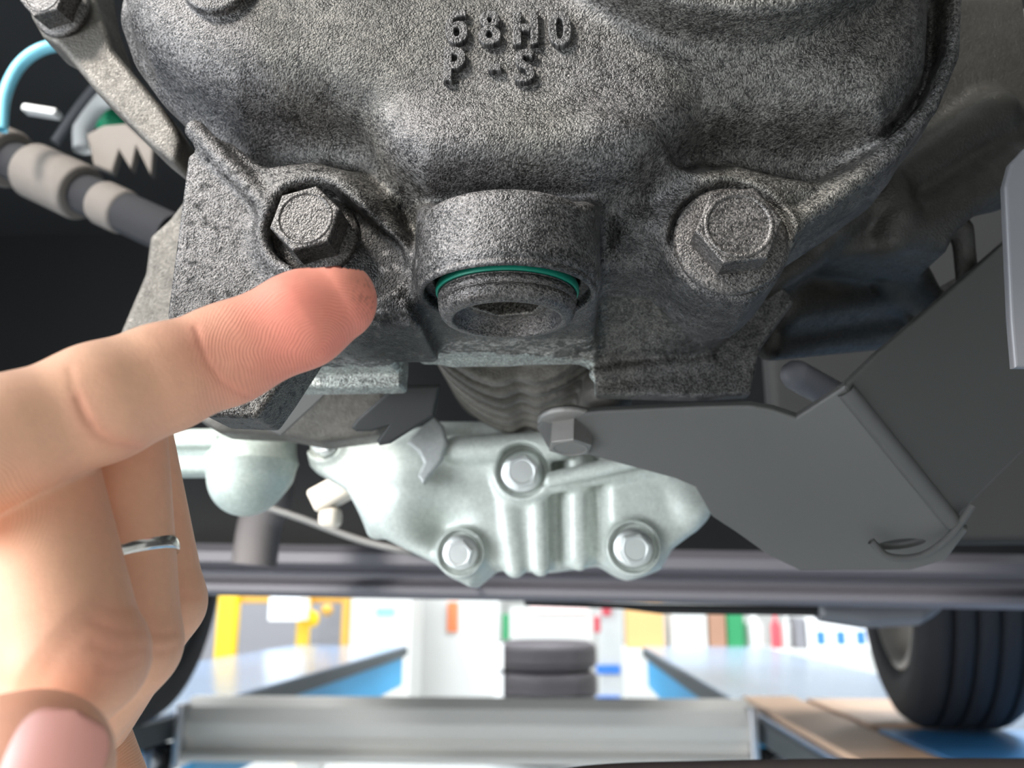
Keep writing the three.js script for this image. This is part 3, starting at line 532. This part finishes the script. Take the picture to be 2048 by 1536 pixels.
{ // strap at the right edge, tabs under the gearbox
  const s1 = mesh('metal_strap', boxUV(plate([[2020, 400, 0.205], [2060, 400, 0.205], [2024, 700, 0.21]], [[2010, 372], [2022, 326], [2050, 296], [2110, 296], [2110, 736], [2030, 736], [2022, 640]], 0.003)), M.paintGrey); tag(s1, 'grey vertical metal strap in front of the black bracket', 'strap');
  const s2 = mesh('clip_tab', plate([[520, 840, 0.262], [640, 770, 0.255], [560, 868, 0.264]], [[505, 848], [524, 836], [600, 774], [668, 770], [640, 800], [562, 872]], 0.002), M.blackSteel); tag(s2, 'flat dark steel tab hanging just below the pointing finger', 'tab');
  const s3 = mesh('forked_clip', plate([[700, 850, 0.262], [870, 780, 0.258], [760, 890, 0.264]], [[700, 856], [712, 838], [790, 772], [880, 770], [868, 832], [780, 888], [758, 892], [752, 882], [776, 852], [742, 864], [712, 864]], 0.004), M.clipGrey); tag(s3, 'black forked clip beside the finned belly of the transmission', 'clip');
  const s4 = mesh('alloy_tab', plate([[830, 870, 0.318], [890, 870, 0.318], [840, 955, 0.318]], [[812, 884], [842, 852], [868, 834], [886, 850], [894, 884], [884, 918], [846, 968], [834, 952], [846, 926], [836, 905]], 0.005), M.castClean); tag(s4, 'pale curved alloy tab with a dark edge above the cover', 'tab');
  s4.geometry.setAttribute('color', new THREE.Float32BufferAttribute(new Float32Array(s4.geometry.attributes.position.count * 3).fill(0.8), 3));
  const cg = mergeGeometries([rbox(0.02, 0.011, 0.014, 0.002).rotateZ(0.5), rbox(0.009, 0.009, 0.012, 0.003).translate(-0.001, -0.011, 0)]), cn = mesh('wiring_plug', cg, M.creamPlastic); cn.position.copy(at(668, 985, 0.38)); tag(cn, 'small cream plastic wiring plug beside the alloy cover', 'plug');
  const hose = mesh('hose_end', turned(latheG([[0.006, -0.03], [0.0062, 0.012], [0.0072, 0.014], [0.0072, 0.022], [0, 0.024]], 32), V3(-0.5, -0.4, 0.8)), M.whitePaint); hose.position.copy(at(2052, 85, 0.26)); tag(hose, 'pale round hose end above the grey metal strap', 'hose');
}
// engine bay on the left: beige ringed shaft, pale pipes
{
  const a = at(-90, 268, 0.43), b = at(345, 470, 0.40), L = b.distanceTo(a), k = (px) => (px + 90) / 435 * L;
  const prof = [[0.001, 0]]; const ring = (x0, x1, r, r0) => prof.push([r0, k(x0) - 0.001], [r * 0.94, k(x0)], [r, k(x0) + 0.0012], [r, k(x1) - 0.0012], [r * 0.94, k(x1)], [r0, k(x1) + 0.001]);
  const t = thing('ringed_shaft', 'beige metal shaft with broad rings in the dark engine bay', 'shaft', [a.x, a.y, a.z]);
  for (const [x0, x1, r] of [[-85, 36, 0.0165], [78, 180, 0.0155], [215, 262, 0.012]]) { prof.length = 0; prof.push([0.004, k(x0)], [r * 0.93, k(x0)], [r, k(x0) + 0.002], [r, k(x1) - 0.003], [r * 0.9, k(x1)], [0.004, k(x1)]); mesh('ring', turned(latheG(prof, 40), b.clone().sub(a)), M.beige, t); }
  mesh('core', turned(latheG([[0.0001, 0], [0.011, 0], [0.011, L], [0.0001, L]], 32), b.clone().sub(a)), M.rubber, t);
  const jag = mesh('toothed_plate', boxUV(plate([[180, 262, 0.45], [305, 300, 0.45], [190, 330, 0.45]], [[172, 268], [205, 250], [252, 246], [306, 296], [302, 352], [272, 292], [262, 340], [238, 300], [224, 345], [186, 330]], 0.006)), M.beige); tag(jag, 'beige metal plate with pointed teeth behind the ringed shaft', 'plate');
  const arc = mesh('curved_pipe', tubeGeo([at(2, 260, 0.38), at(10, 190, 0.38), at(40, 130, 0.38), at(84, 98, 0.38), at(160, 85, 0.385)], 0.0032, 40, 14), M.paleBlue); tag(arc, 'pale blue curved pipe in the dark engine bay', 'pipe');
  const rod = mesh('thin_rod', tubeGeo([at(240, 120, 0.55), at(165, 205, 0.55), at(110, 285, 0.55)], 0.0035, 20, 10), M.paintGrey); tag(rod, 'thin grey rod crossing the engine bay above the ringed shaft', 'rod');
  const band = mesh('white_light_band', tubeGeo([at(262, 188, 0.6), at(200, 205, 0.6), at(168, 252, 0.6), at(166, 300, 0.6)], 0.0075, 30, 14), M.whitePaint); tag(band, 'white curved band standing in for bright background behind the ringed shaft', 'hose');  // white form in place of bright background showing through
  const capG = mesh('green_light_patch', turned(latheG([[0.0001, -0.008], [0.011, -0.007], [0.012, 0], [0.011, 0.009], [0.0001, 0.01]], 32), V3(0.2, 1, 0.3)), M.greenPaint); capG.position.copy(at(222, 244, 0.63)); tag(capG, 'green patch standing in for bright background glimpsed behind the ringed shaft', 'canister');  // green form coloured for the bright background seen past the bay
  const bar = mesh('white_light_strip', rbox(0.022, 0.0045, 0.008, 0.0015), M.whitePaint); bar.position.copy(at(84, 224, 0.44)); bar.rotation.z = -0.2; tag(bar, 'short white strip standing in for light seen under the pale blue curved pipe', 'bar');  // white strip put where light shows through the dark bay
  const lump = (x, y, z) => smin(smin(box(x, y, z, ...mm(82, 640, 400), 400, 11, 9, 8, 3), cap(x, y, z, c3(20, 700, 400, 7), c3(90, 690, 398, 5)), 5), cap(x, y, z, c3(150, 640, 398, 2.5), c3(156, 634, 394, 2.5)), 1);
  const lm = mesh('engine_mount', skin(lump, [-110, 0, 380], [-70, 52, 415], 1.2, ahead, { color: () => [0.5, 0.48, 0.46] }), M.castDark); tag(lm, 'dusty cast engine mount in the dark space above the finger', 'mount');
}
// cross member, arms, underbody, wheels
{
  const z = 0.8, t = thing('cross_member', 'dark grey pressed steel cross member spanning the car underside', 'beam', [0, EYE, -z]);
  const L = at(250, 1136, z), R = at(2160, 1166, z), len = R.x - L.x, prof = [[-0.02, 0.006], [0.004, 0.006], [0.016, -0.001], [0.018, -0.009], [0.012, -0.013], [0.002, -0.016], [0.002, -0.021], [0.018, -0.024], [0.026, -0.027], [0.027, -0.032], [0.018, -0.036], [-0.02, -0.036]].map(([a, b]) => [a, b * 1.12]);
  const s = new THREE.Shape(prof.map(([a, b]) => new THREE.Vector2(a, b + 0.012))), g = new THREE.ExtrudeGeometry(s, { depth: len, bevelEnabled: false, steps: 1 });
  g.rotateY(-Math.PI / 2); g.rotateZ((R.y - L.y) / len); g.translate(0, 0, 0);
  g.computeBoundingBox(); const bb = g.boundingBox; g.translate((L.x + R.x) / 2 - (bb.min.x + bb.max.x) / 2, (L.y + R.y) / 2 - (bb.min.y + bb.max.y) / 2 - EYE, -(bb.min.z + bb.max.z) / 2);
  mesh('channel', g, M.channelGrey, t);
  part('cable_guard', plate([[1040, 1196, 0.79], [1640, 1212, 0.79], [1640, 1228, 0.79]], [[1044, 1196], [1160, 1204], [1300, 1208], [1640, 1212], [1640, 1232], [1320, 1228], [1240, 1218], [1050, 1212]], 0.012), M.blackPart, t);
  const arm = mesh('suspension_arm', plate([[1640, 1215, 0.83], [2048, 1150, 0.85], [1700, 1160, 0.84]], [[1600, 1150], [1760, 1152], [1900, 1128], [2120, 1124], [2120, 1186], [1912, 1190], [1880, 1222], [1850, 1240], [1740, 1246], [1650, 1232], [1626, 1210]], 0.025, [], 0.35), M.paintGrey); tag(arm, 'grey suspension arm ending above the tyre', 'arm');
  const line = mesh('brake_pipe', tubeGeo([at(520, 1010, 0.5), at(600, 1036, 0.5), at(720, 1080, 0.5), at(820, 1104, 0.5), at(900, 1124, 0.6), at(930, 1140, 0.775)], 0.0022, 40, 10), M.boltDull); tag(line, 'thin metal brake pipe slanting below the alloy cover', 'pipe');
  const pipe = mesh('exhaust_pipe', tubeGeo([at(560, 364, 0.735), at(556, 600, 0.7), at(540, 990, 0.66), at(520, 1050, 0.66), at(508, 1130, 0.66)], 0.017, 50, 24), M.boltDull.clone()); pipe.material.color.set(0x77706e); pipe.material.metalness = 0.3; pipe.material.name = 'exhaustSteel'; tag(pipe, 'dull grey pipe rising behind the pale joint housing', 'pipe');
}
{
  const t = thing('car_underbody', 'black underside of the raised car over the lift platforms', 'car', [0, EYE + 0.25, -1]);
  const slab = (w, h, d, x, y, z) => part('floor_panel', rbox(w, h, d, 0.01).translate(x, y, z), M.underDark, t);
  slab(1.5, 0.05, 3.2, -0.08, EYE + 0.42, -2.0); slab(1.56, 0.62, 0.03, -0.08, EYE + 0.335, -1.0);
  part('firewall_panel', rbox(0.9, 0.5, 0.02, 0.005).translate(-0.5, EYE + 0.28, -0.87), M.underDark, t); part('firewall_panel', rbox(0.6, 0.5, 0.02, 0.005).translate(0.42, EYE + 0.28, -0.5), M.underDark, t);
  for (const s of [-1, 1]) { part('side_panel', rbox(0.03, 0.5, 0.5, 0.01).translate(-0.08 + s * 0.9, EYE + 0.5, -2.6), M.underDark, t); part('added_light_block', rbox(0.03, 0.72, 1.1, 0.01).translate(-0.08 + s * 0.86, EYE + 0.26, -0.42), M.underDark, t); }  // tall front panels are added out of view to block daylight from the bay
}
{ const t = thing('added_hand_shade', 'added black panel out of view that shades the pointing hand', 'shield', [-0.1, EYE + 0.24, 0.05]); part('shade_panel', rbox(0.7, 0.012, 0.345, 0.004).translate(-0.1, EYE + 0.205, 0.1275), M.underDark, t); part('shade_panel', rbox(0.7, 0.07, 0.012, 0.004).translate(-0.1, EYE + 0.245, 0.29), M.underDark, t); }  // unseen panel added to keep the lamp above off the hand
function wheel(label, x, z, side, turn = 0) {
  const R = 0.29, w = 0.175, t = thing('mounted_tyre', label, 'wheel', [x, PLAT + R + (side > 0 ? 0.012 : 0), -z], null); t.rotation.y = turn;
  const prof = [[0.195, -w / 2 + 0.012], [0.215, -w / 2], [0.25, -w / 2 - 0.004], [0.272, -w / 2 + 0.006], [0.284, -w / 2 + 0.022]];
  for (const c of [-0.048, -0.016, 0.016, 0.048]) prof.push([0.2885, c - 0.0045], [0.281, c - 0.003], [0.281, c + 0.003], [0.2892, c + 0.0045]);
  prof.push([0.284, w / 2 - 0.022], [0.272, w / 2 - 0.006], [0.25, w / 2 + 0.004], [0.215, w / 2], [0.195, w / 2 - 0.012], [0.193, 0], [0.195, -w / 2 + 0.012]);
  mesh('tyre', latheG(prof, 96).rotateZ(Math.PI / 2), M.tyre, t);
  mesh('rim', latheG([[0.196, -w / 2 + 0.01], [0.19, -w / 2 + 0.004], [0.178, -w / 2 + 0.02], [0.17, 0], [0.172, w / 2 - 0.03], [0.188, w / 2 - 0.006], [0.196, w / 2 - 0.01]], 72).rotateZ(Math.PI / 2), M.alloy, t);
  for (let i = 0; i < 5; i++) { const g = rbox(0.02, 0.15, 0.045, 0.008).translate(side * 0.05, 0.1, 0).rotateX(i * Math.PI * 2 / 5 + 0.55); mesh('spoke', g, M.alloy, t); }
  mesh('brake_drum', latheG([[0.0001, -0.05], [0.1, -0.05], [0.108, -0.04], [0.108, 0.03], [0.0001, 0.03]], 48).rotateZ(Math.PI / 2), M.castIron, t);
}
// ---------- lift, floor, walls and what stands along them ----------
std('blueSide', { color: 0x3fa4d8, roughness: 0.45 });
std('platTop', { color: 0x7f9cc0, roughness: 0.11, metalness: 0.15, bumpMap: tiled(fineBump, 0.3), bumpScale: 0.0002 });
std('edgeGrey', { color: 0x4c5357, roughness: 0.5, metalness: 0.4 });
std('beamGrey', { color: 0xe4dfd6, roughness: 0.6, metalness: 0 });
std('steelBright', { color: 0xc8c6c8, roughness: 0.3, metalness: 0.8 });
std('concrete', { color: 0xb9bcbc, roughness: 0.35, map: tiled(dataTex(512, (i, x, y) => 0.82 + 0.18 * N5[y * 2 * 1024 + x * 2]), 1.5) });
std('wallWhite', { color: 0xb9b9b6, roughness: 0.8 });
std('greyDoor', { color: 0x86858a, roughness: 0.6 });
std('yellow', { color: 0xf2c312, roughness: 0.4 });
std('orangeDim', { color: 0xc99a3c, roughness: 0.5 });
std('white', { color: 0xcfcfcc, roughness: 0.5 });
std('cardboard', { color: 0xd9ad74, roughness: 0.85 });
std('tan', { color: 0xe6bfa0, roughness: 0.5 });
std('deepBlue', { color: 0x4187c4, roughness: 0.4 });
std('printBlue', { color: 0x3f7fd6, roughness: 0.5 });
std('printRed', { color: 0xd0505a, roughness: 0.5 });
std('printOrange', { color: 0xe07a4a, roughness: 0.5 });
std('printGreen', { color: 0x2f8a58, roughness: 0.5 });
std('pinkish', { color: 0xf0d2d0, roughness: 0.6 });
std('brownish', { color: 0xa07a64, roughness: 0.7 });
std('tyreSheen', { color: 0x4a4548, roughness: 0.6 });  // tyre colour lifted to stand in for light reflected by the tread
std('labelWhite', { color: 0xffffff, roughness: 0.25 });
std('lampGlow', { color: 0xffffff, emissive: 0xf6fbff, emissiveIntensity: 3 });
const slab = (w, h, d) => new THREE.BoxGeometry(w, h, d);
structure('floor', boxUV(slab(9, 0.2, 13)), M.concrete, [0, -0.1, -1.5]);
structure('wall_back', slab(9, 3.5, 0.2), M.wallWhite, [0, 1.75, -7.6]);
structure('wall_left', slab(0.2, 3.5, 5.6), M.wallWhite, [-4.4, 1.75, -4.7]);
structure('wall_front', slab(6.4, 3.5, 0.2), M.wallWhite, [1.3, 1.75, 3.3]);
structure('wall_right', slab(0.2, 3.5, 11), M.wallWhite, [4.4, 1.75, -2.2]);
structure('ceiling', slab(9, 0.2, 11.4), M.wallWhite, [0, 3.45, -2.1]);
const LAMP_PLACE = ['near the open garage front', 'above the platform with the yellow frame', 'above the wall beside the back bench', 'over the grey shutter', 'over the workbench with cartons', 'over the stack of tyres'];
CEILING_LAMPS.forEach(([x, z], i) => { const t = thing('ceiling_light', 'long white ceiling light panel ' + LAMP_PLACE[i], 'light', [x, 3.31, z], 'ceiling light panels'); mesh('housing', rbox(0.56, 0.06, 1.46, 0.01).translate(0, 0.015, 0), M.white, t); mesh('diffuser', rbox(0.5, 0.012, 1.4, 0.004).translate(0, -0.018, 0), M.lampGlow, t); });
const PX0 = 0.385, PXL = -0.8;
function platform(label, xIn, side) {
  const w = 0.58, z0 = -0.2, z1 = -4.5, len = z0 - z1, t = thing('lift_platform', label, 'lift platform', [xIn + side * w / 2, 0, (z0 + z1) / 2]);
  mesh('deck', rbox(w, 0.012, len, 0.003).translate(0, PLAT - 0.006, 0), M.platTop, t);
  mesh('edge_rail', rbox(0.03, 0.045, len, 0.004).translate(-side * (w / 2 - 0.008), PLAT - 0.028, 0), M.edgeGrey, t);
  for (const [a, b] of [[-0.21, -1.74], [-1.98, -4.49]]) mesh('side_beam', rbox(0.03, 0.15, a - b, 0.006).translate(-side * (w / 2 - 0.03), PLAT - 0.115, (a + b) / 2 - (z0 + z1) / 2), M.blueSide, t);
  mesh('side_beam', rbox(0.03, 0.15, len - 0.02, 0.006).translate(side * (w / 2 - 0.03), PLAT - 0.11, 0), M.blueSide, t);
  for (const lz of [-1.9, 1.5]) mesh('leg', rbox(0.12, PLAT - 0.18, 0.12, 0.01).translate(side * 0.1, (PLAT - 0.18) / 2, lz), M.beamGrey, t);
}
platform('blue lift platform with glossy deck beside the tyre with the visible rim', PX0, 1);
platform('blue lift platform with glossy deck below the yellow frame', PXL, -1);
wheel('black car wheel with pale rim standing on the lift platform', 0.655, 1.6, 1, -0.15);
wheel('dark car wheel mostly hidden behind the pointing hand', -0.825, 1.6, -1);
{
  const z = 1.85, t = thing('lift_crossbeam', 'grey rounded steel crossbeam joining the two lift platforms', 'beam', [(PX0 + PXL) / 2, PLAT, -z]);
  const prof = [[-0.05, -0.07], [-0.05, 0.032], [-0.03, 0.046], [0.0, 0.046], [0.028, 0.03], [0.044, 0.002], [0.044, -0.022], [0.03, -0.034], [0.026, -0.044], [0.03, -0.05], [0.05, -0.053], [0.054, -0.06], [0.05, -0.07]];
  const s = new THREE.Shape(prof.map(([a, b]) => new THREE.Vector2(a, b))), len = PX0 - PXL - 0.05, g = new THREE.ExtrudeGeometry(s, { depth: len, bevelEnabled: false }).rotateY(-Math.PI / 2).translate(len / 2, -0.018, 0); g.computeVertexNormals();
  mesh('beam_body', g, M.beamGrey, t);
  for (const sd of [-1, 1]) {
    mesh('end_plate', rbox(0.016, 0.12, 0.1, 0.004).translate(sd * len / 2, -0.04, 0.01), M.steelBright, t);
    for (const k of [0, 1]) mesh('end_roller', latheG([[0.0001, -0.025], [0.016, -0.025], [0.018, -0.02], [0.018, 0.02], [0.016, 0.025], [0.0001, 0.025]], 28).rotateX(Math.PI / 2).translate(sd * (len / 2 + 0.045 + k * 0.05), -0.085 - k * 0.004, 0.06), M.steelBright, t);
    mesh('end_block', rbox(0.15, 0.05, 0.06, 0.006).translate(sd * (len / 2 + 0.09), -0.085, 0.02), M.blackPart, t);
  }
}
{ // body of the added light panel, put outside the picture to brighten the hand
  const t = thing('added_light_panel', 'added square light panel on a stand out of view that brightens the hand', 'lamp', [PANEL[0], 0, PANEL[2]]); t.lookAt(-0.09, 0, -0.12);
  const tilt = Math.atan2(0.9 - PANEL[1], Math.hypot(PANEL[0] + 0.09, PANEL[2] + 0.12));
  const head = mesh('housing', rbox(0.96, 0.76, 0.04, 0.01), M.blackPart, t); head.position.set(0, PANEL[1], -0.03); head.rotation.x = -tilt; mesh('diffuser', rbox(0.9, 0.7, 0.01, 0.003).translate(0, 0, 0.024), M.lampGlow, head);
  mesh('pole', new THREE.CylinderGeometry(0.016, 0.016, 0.7, 16).translate(0, 0.35, -0.08), M.blackPart, t); for (let i = 0; i < 3; i++) mesh('leg', rbox(0.03, 0.02, 0.36, 0.005).translate(0, 0.01, 0.18).rotateY(i * 2.094).translate(0, 0, -0.08), M.blackPart, t);
}
{ // boards on the right platform
  const y = PLAT + 0.006, b1 = mesh('plywood_board', rbox(0.115, 0.012, 1.0, 0.003), M.tan); b1.position.set(0.455, y, -1.6); tag(b1, 'long narrow tan board along the inner edge of the platform deck', 'board');
  const b3 = mesh('plywood_board', rbox(0.19, 0.012, 0.42, 0.003), M.tan); b3.position.set(0.625, y, -1.85); tag(b3, 'short wide tan board partly under the tyre on the platform deck', 'board');
  const b2 = mesh('wheel_chock_plate', rbox(0.34, 0.012, 0.52, 0.003), M.deepBlue); b2.position.set(0.695, y, -1.33); tag(b2, 'deep blue plate under the front of the tyre', 'plate');
}
// along the back: everything is placed at its own distance
const solid = (name, label, cat, x0, x1, y0, y1, z, depth, m, group, r = 0.01) => { const a = at(x0, y1, z), b = at(x1, y0, z), o = mesh(name, rbox(b.x - a.x, b.y - a.y, depth, r), m); o.position.set((a.x + b.x) / 2, (a.y + b.y) / 2, -z - depth / 2); return tag(o, label, cat, group); };
const toFloor = (name, label, cat, x0, x1, y0, z, depth, m, r = 0.01) => { const a = at(x0, y0, z), b = at(x1, y0, z), o = mesh(name, rbox(b.x - a.x, a.y, depth, r), m); o.position.set((a.x + b.x) / 2, a.y / 2, -z - depth / 2); return tag(o, label, cat); };
{
  const z = 5.6, o = at(570, 1230, z), t = thing('yellow_frame', 'bright yellow steel frame rack standing before a grey shutter', 'rack', [o.x, 0, o.z]);
  const bar = (x0, x1, y0, y1, m, zz = z, d = 0.06) => { const a = at(x0, y1, zz), b = at(x1, y0, zz); part('post', rbox(b.x - a.x, b.y - a.y, d, 0.01).translate((a.x + b.x) / 2, (a.y + b.y) / 2, -zz), m, t); };
  const post = (x0, x1, m) => { const a = at(x0, 1180, z), b = at(x1, 1180, z); part('post', rbox(b.x - a.x, a.y, 0.08, 0.01).translate((a.x + b.x) / 2, a.y / 2, -z), m, t); };
  post(442, 480, M.yellow); post(600, 622, M.yellow); post(688, 702, M.orangeDim); bar(445, 700, 1186, 1206, M.orangeDim, z + 0.06);
  const disc = (px, py, r, m) => part('reel', latheG([[0.0001, -0.02], [r, -0.02], [r, 0.02], [0.0001, 0.02]], 32).rotateX(Math.PI / 2).translate(...at(px, py, z - 0.08).toArray()), m, t); disc(622, 1238, 0.05, M.yellow); disc(654, 1220, 0.035, M.orangeDim);
}
toFloor('grey_shutter', 'grey steel shutter panel behind the yellow frame', 'shutter', 380, 700, 1150, 6.6, 0.05, M.greyDoor);
solid('white_case', 'white plastic case hung on the yellow frame', 'case', 535, 602, 1178, 1242, 5.3, 0.2, M.labelWhite);
toFloor('white_cabinet', 'tall white cabinet with a pale blue label', 'cabinet', 704, 826, 1120, 6.2, 0.5, M.white);
solid('blue_label', 'pale blue label stuck on the tall white cabinet', 'label', 752, 790, 1216, 1230, 6.19, 0.004, M.paleBlue, null, 0.001);
toFloor('wall_pillar', 'pale grey pillar between the cabinet and the tyre stack', 'pillar', 842, 1000, 1120, 6.9, 0.4, M.white, 0.02);
solid('orange_sign', 'narrow orange strip on the pale pillar', 'sign', 894, 916, 1204, 1264, 6.88, 0.01, M.printOrange, null, 0.002);
{
  const z = 5.1, c0 = at(1088, 1300, z), r = 0.31, h = at(1088, 1286, z).y / 4;
  for (let i = 0; i < 4; i++) {
    const t = thing('stacked_tyre', ['bottom tyre of the stack behind the crossbeam', 'second tyre from the floor in the stack', 'third tyre from the floor, upright label at its side', 'top tyre of the stack behind the crossbeam, white label at its side'][i], 'tyre', [c0.x, h * i + h / 2, -z - r], 'tyres stacked by the back wall');
    const w = h, prof = [[0.19, -w / 2 + 0.02], [0.22, -w / 2 + 0.004], [0.26, -w / 2], [0.295, -w / 2 + 0.02]]; for (const c of [-0.036, 0, 0.036]) prof.push([r - 0.002, c - 0.006], [r - 0.012, c - 0.003], [r - 0.012, c + 0.003], [r, c + 0.006]); prof.push([0.295, w / 2 - 0.02], [0.26, w / 2], [0.22, w / 2 - 0.004], [0.19, w / 2 - 0.02], [0.19, -w / 2 + 0.02]);
    mesh('tread', latheG(prof, 72), M.tyreSheen, t);
    if (i > 1) mesh('label', new THREE.CylinderGeometry(r + 0.004, r + 0.004, h * 0.86, 20, 1, false, -1.28, 0.42).translate(0, 0, 0), M.labelWhite, t);
  }
}
solid('wall_chart', 'white wall chart with a pinkish heading above the tyre stack', 'chart', 1020, 1182, 1214, 1288, 6.8, 0.02, M.white, null, 0.003);
solid('chart_heading', 'pinkish band along the top of the white wall chart', 'heading', 1060, 1176, 1208, 1228, 6.78, 0.01, M.pinkish, null, 0.002);
toFloor('green_pole', 'thin green pole behind the tyre stack', 'pole', 1004, 1018, 1228, 6.3, 0.04, M.printGreen);
toFloor('display_stand', 'slim white display stand with blue bands beside the tyre stack', 'stand', 1196, 1242, 1196, 5.0, 0.1, M.white);
for (const [y0, y1, w] of [[1330, 1348, 'upper'], [1392, 1404, 'lower']]) solid('blue_band', w + ' blue band round the slim white display stand', 'band', 1193, 1240, y0, y1, 4.985, 0.013, M.printBlue, null, 0.002);
solid('red_tag', 'red tag beside the top of the display stand', 'tag', 1188, 1204, 1232, 1266, 5.0, 0.02, M.printRed); solid('red_tag', 'round red tag on the display stand, the higher of the two', 'tag', 1204, 1222, 1206, 1232, 4.96, 0.02, M.printRed);
{
  const z = 6.2; toFloor('back_bench', 'long pale workbench along the back wall', 'bench', 1236, 2040, 1298, z, 0.6, M.white);
  const row = [['cardboard_box', 'brown cardboard box on the workbench', 'box', 1252, 1326, 1208, M.cardboard], ['white_carton', 'plain white carton on the workbench next to the brown box', 'carton', 1340, 1412, 1222, M.white], ['brown_carton', 'brownish carton beside the green one on the workbench', 'carton', 1416, 1450, 1228, M.brownish], ['green_carton', 'green carton on the workbench', 'carton', 1453, 1486, 1226, M.printGreen], ['white_bottle', 'white bottle just beside the green carton', 'bottle', 1492, 1532, 1228, M.white], ['pink_bottle', 'pink bottle on the workbench', 'bottle', 1546, 1566, 1232, M.printRed], ['pale_bottle', 'pale narrow bottle beside the pink one', 'bottle', 1570, 1588, 1232, M.white], ['grey_carton', 'grey carton on the workbench next to the large white cartons', 'carton', 1590, 1608, 1236, M.greyDoor], ['large_white_carton', 'large white carton with blue marks behind the tyre', 'carton', 1612, 1740, 1236, M.labelWhite]];
  const top = at(1300, 1298, z).y;
  for (const [n, l, c, x0, x1, y0, m] of row) { const a = at(x0, y0, z + 0.1), b = at(x1, y0, z + 0.1), h = a.y - top, w = b.x - a.x, cx = (a.x + b.x) / 2;
    if (c === 'bottle') { const g = mesh(n, latheG([[0.0001, 0], [w * 0.48, 0], [w * 0.5, 0.01], [w * 0.5, h * 0.7], [w * 0.2, h * 0.85], [w * 0.2, h], [0.0001, h]], 28), m); g.position.set(cx, top, -z - 0.2); tag(g, l, c); }
    else { const g = mesh(n, rbox(w, h, 0.25, 0.006), m); g.position.set(cx, top + h / 2, -z - 0.22); tag(g, l, c); } }
  for (const [k, px] of [[0, 1642], [1, 1682], [2, 1722]]) solid('blue_mark', ['first', 'second', 'third'][k] + ' blue oval mark on the large white carton, counted from the grey carton', 'mark', px - 8, px + 8, 1262, 1290, z + 0.09, 0.006, M.printBlue, null, 0.003);
}
// dark strap close to the lens at the bottom
{
  const s = mesh('camera_strap', tubeGeo([at(1040, 1576, 0.16), at(1180, 1554, 0.158), at(1400, 1546, 0.155), at(1700, 1542, 0.152), at(2150, 1542, 0.15)], 0.0019, 60, 12), new THREE.MeshStandardMaterial({ color: 0x2a1f1b, roughness: 0.8, name: 'strapBrown' })); tag(s, 'dark brown cord close to the lens at the lower border', 'cord');
}
renderer.render(scene, camera);
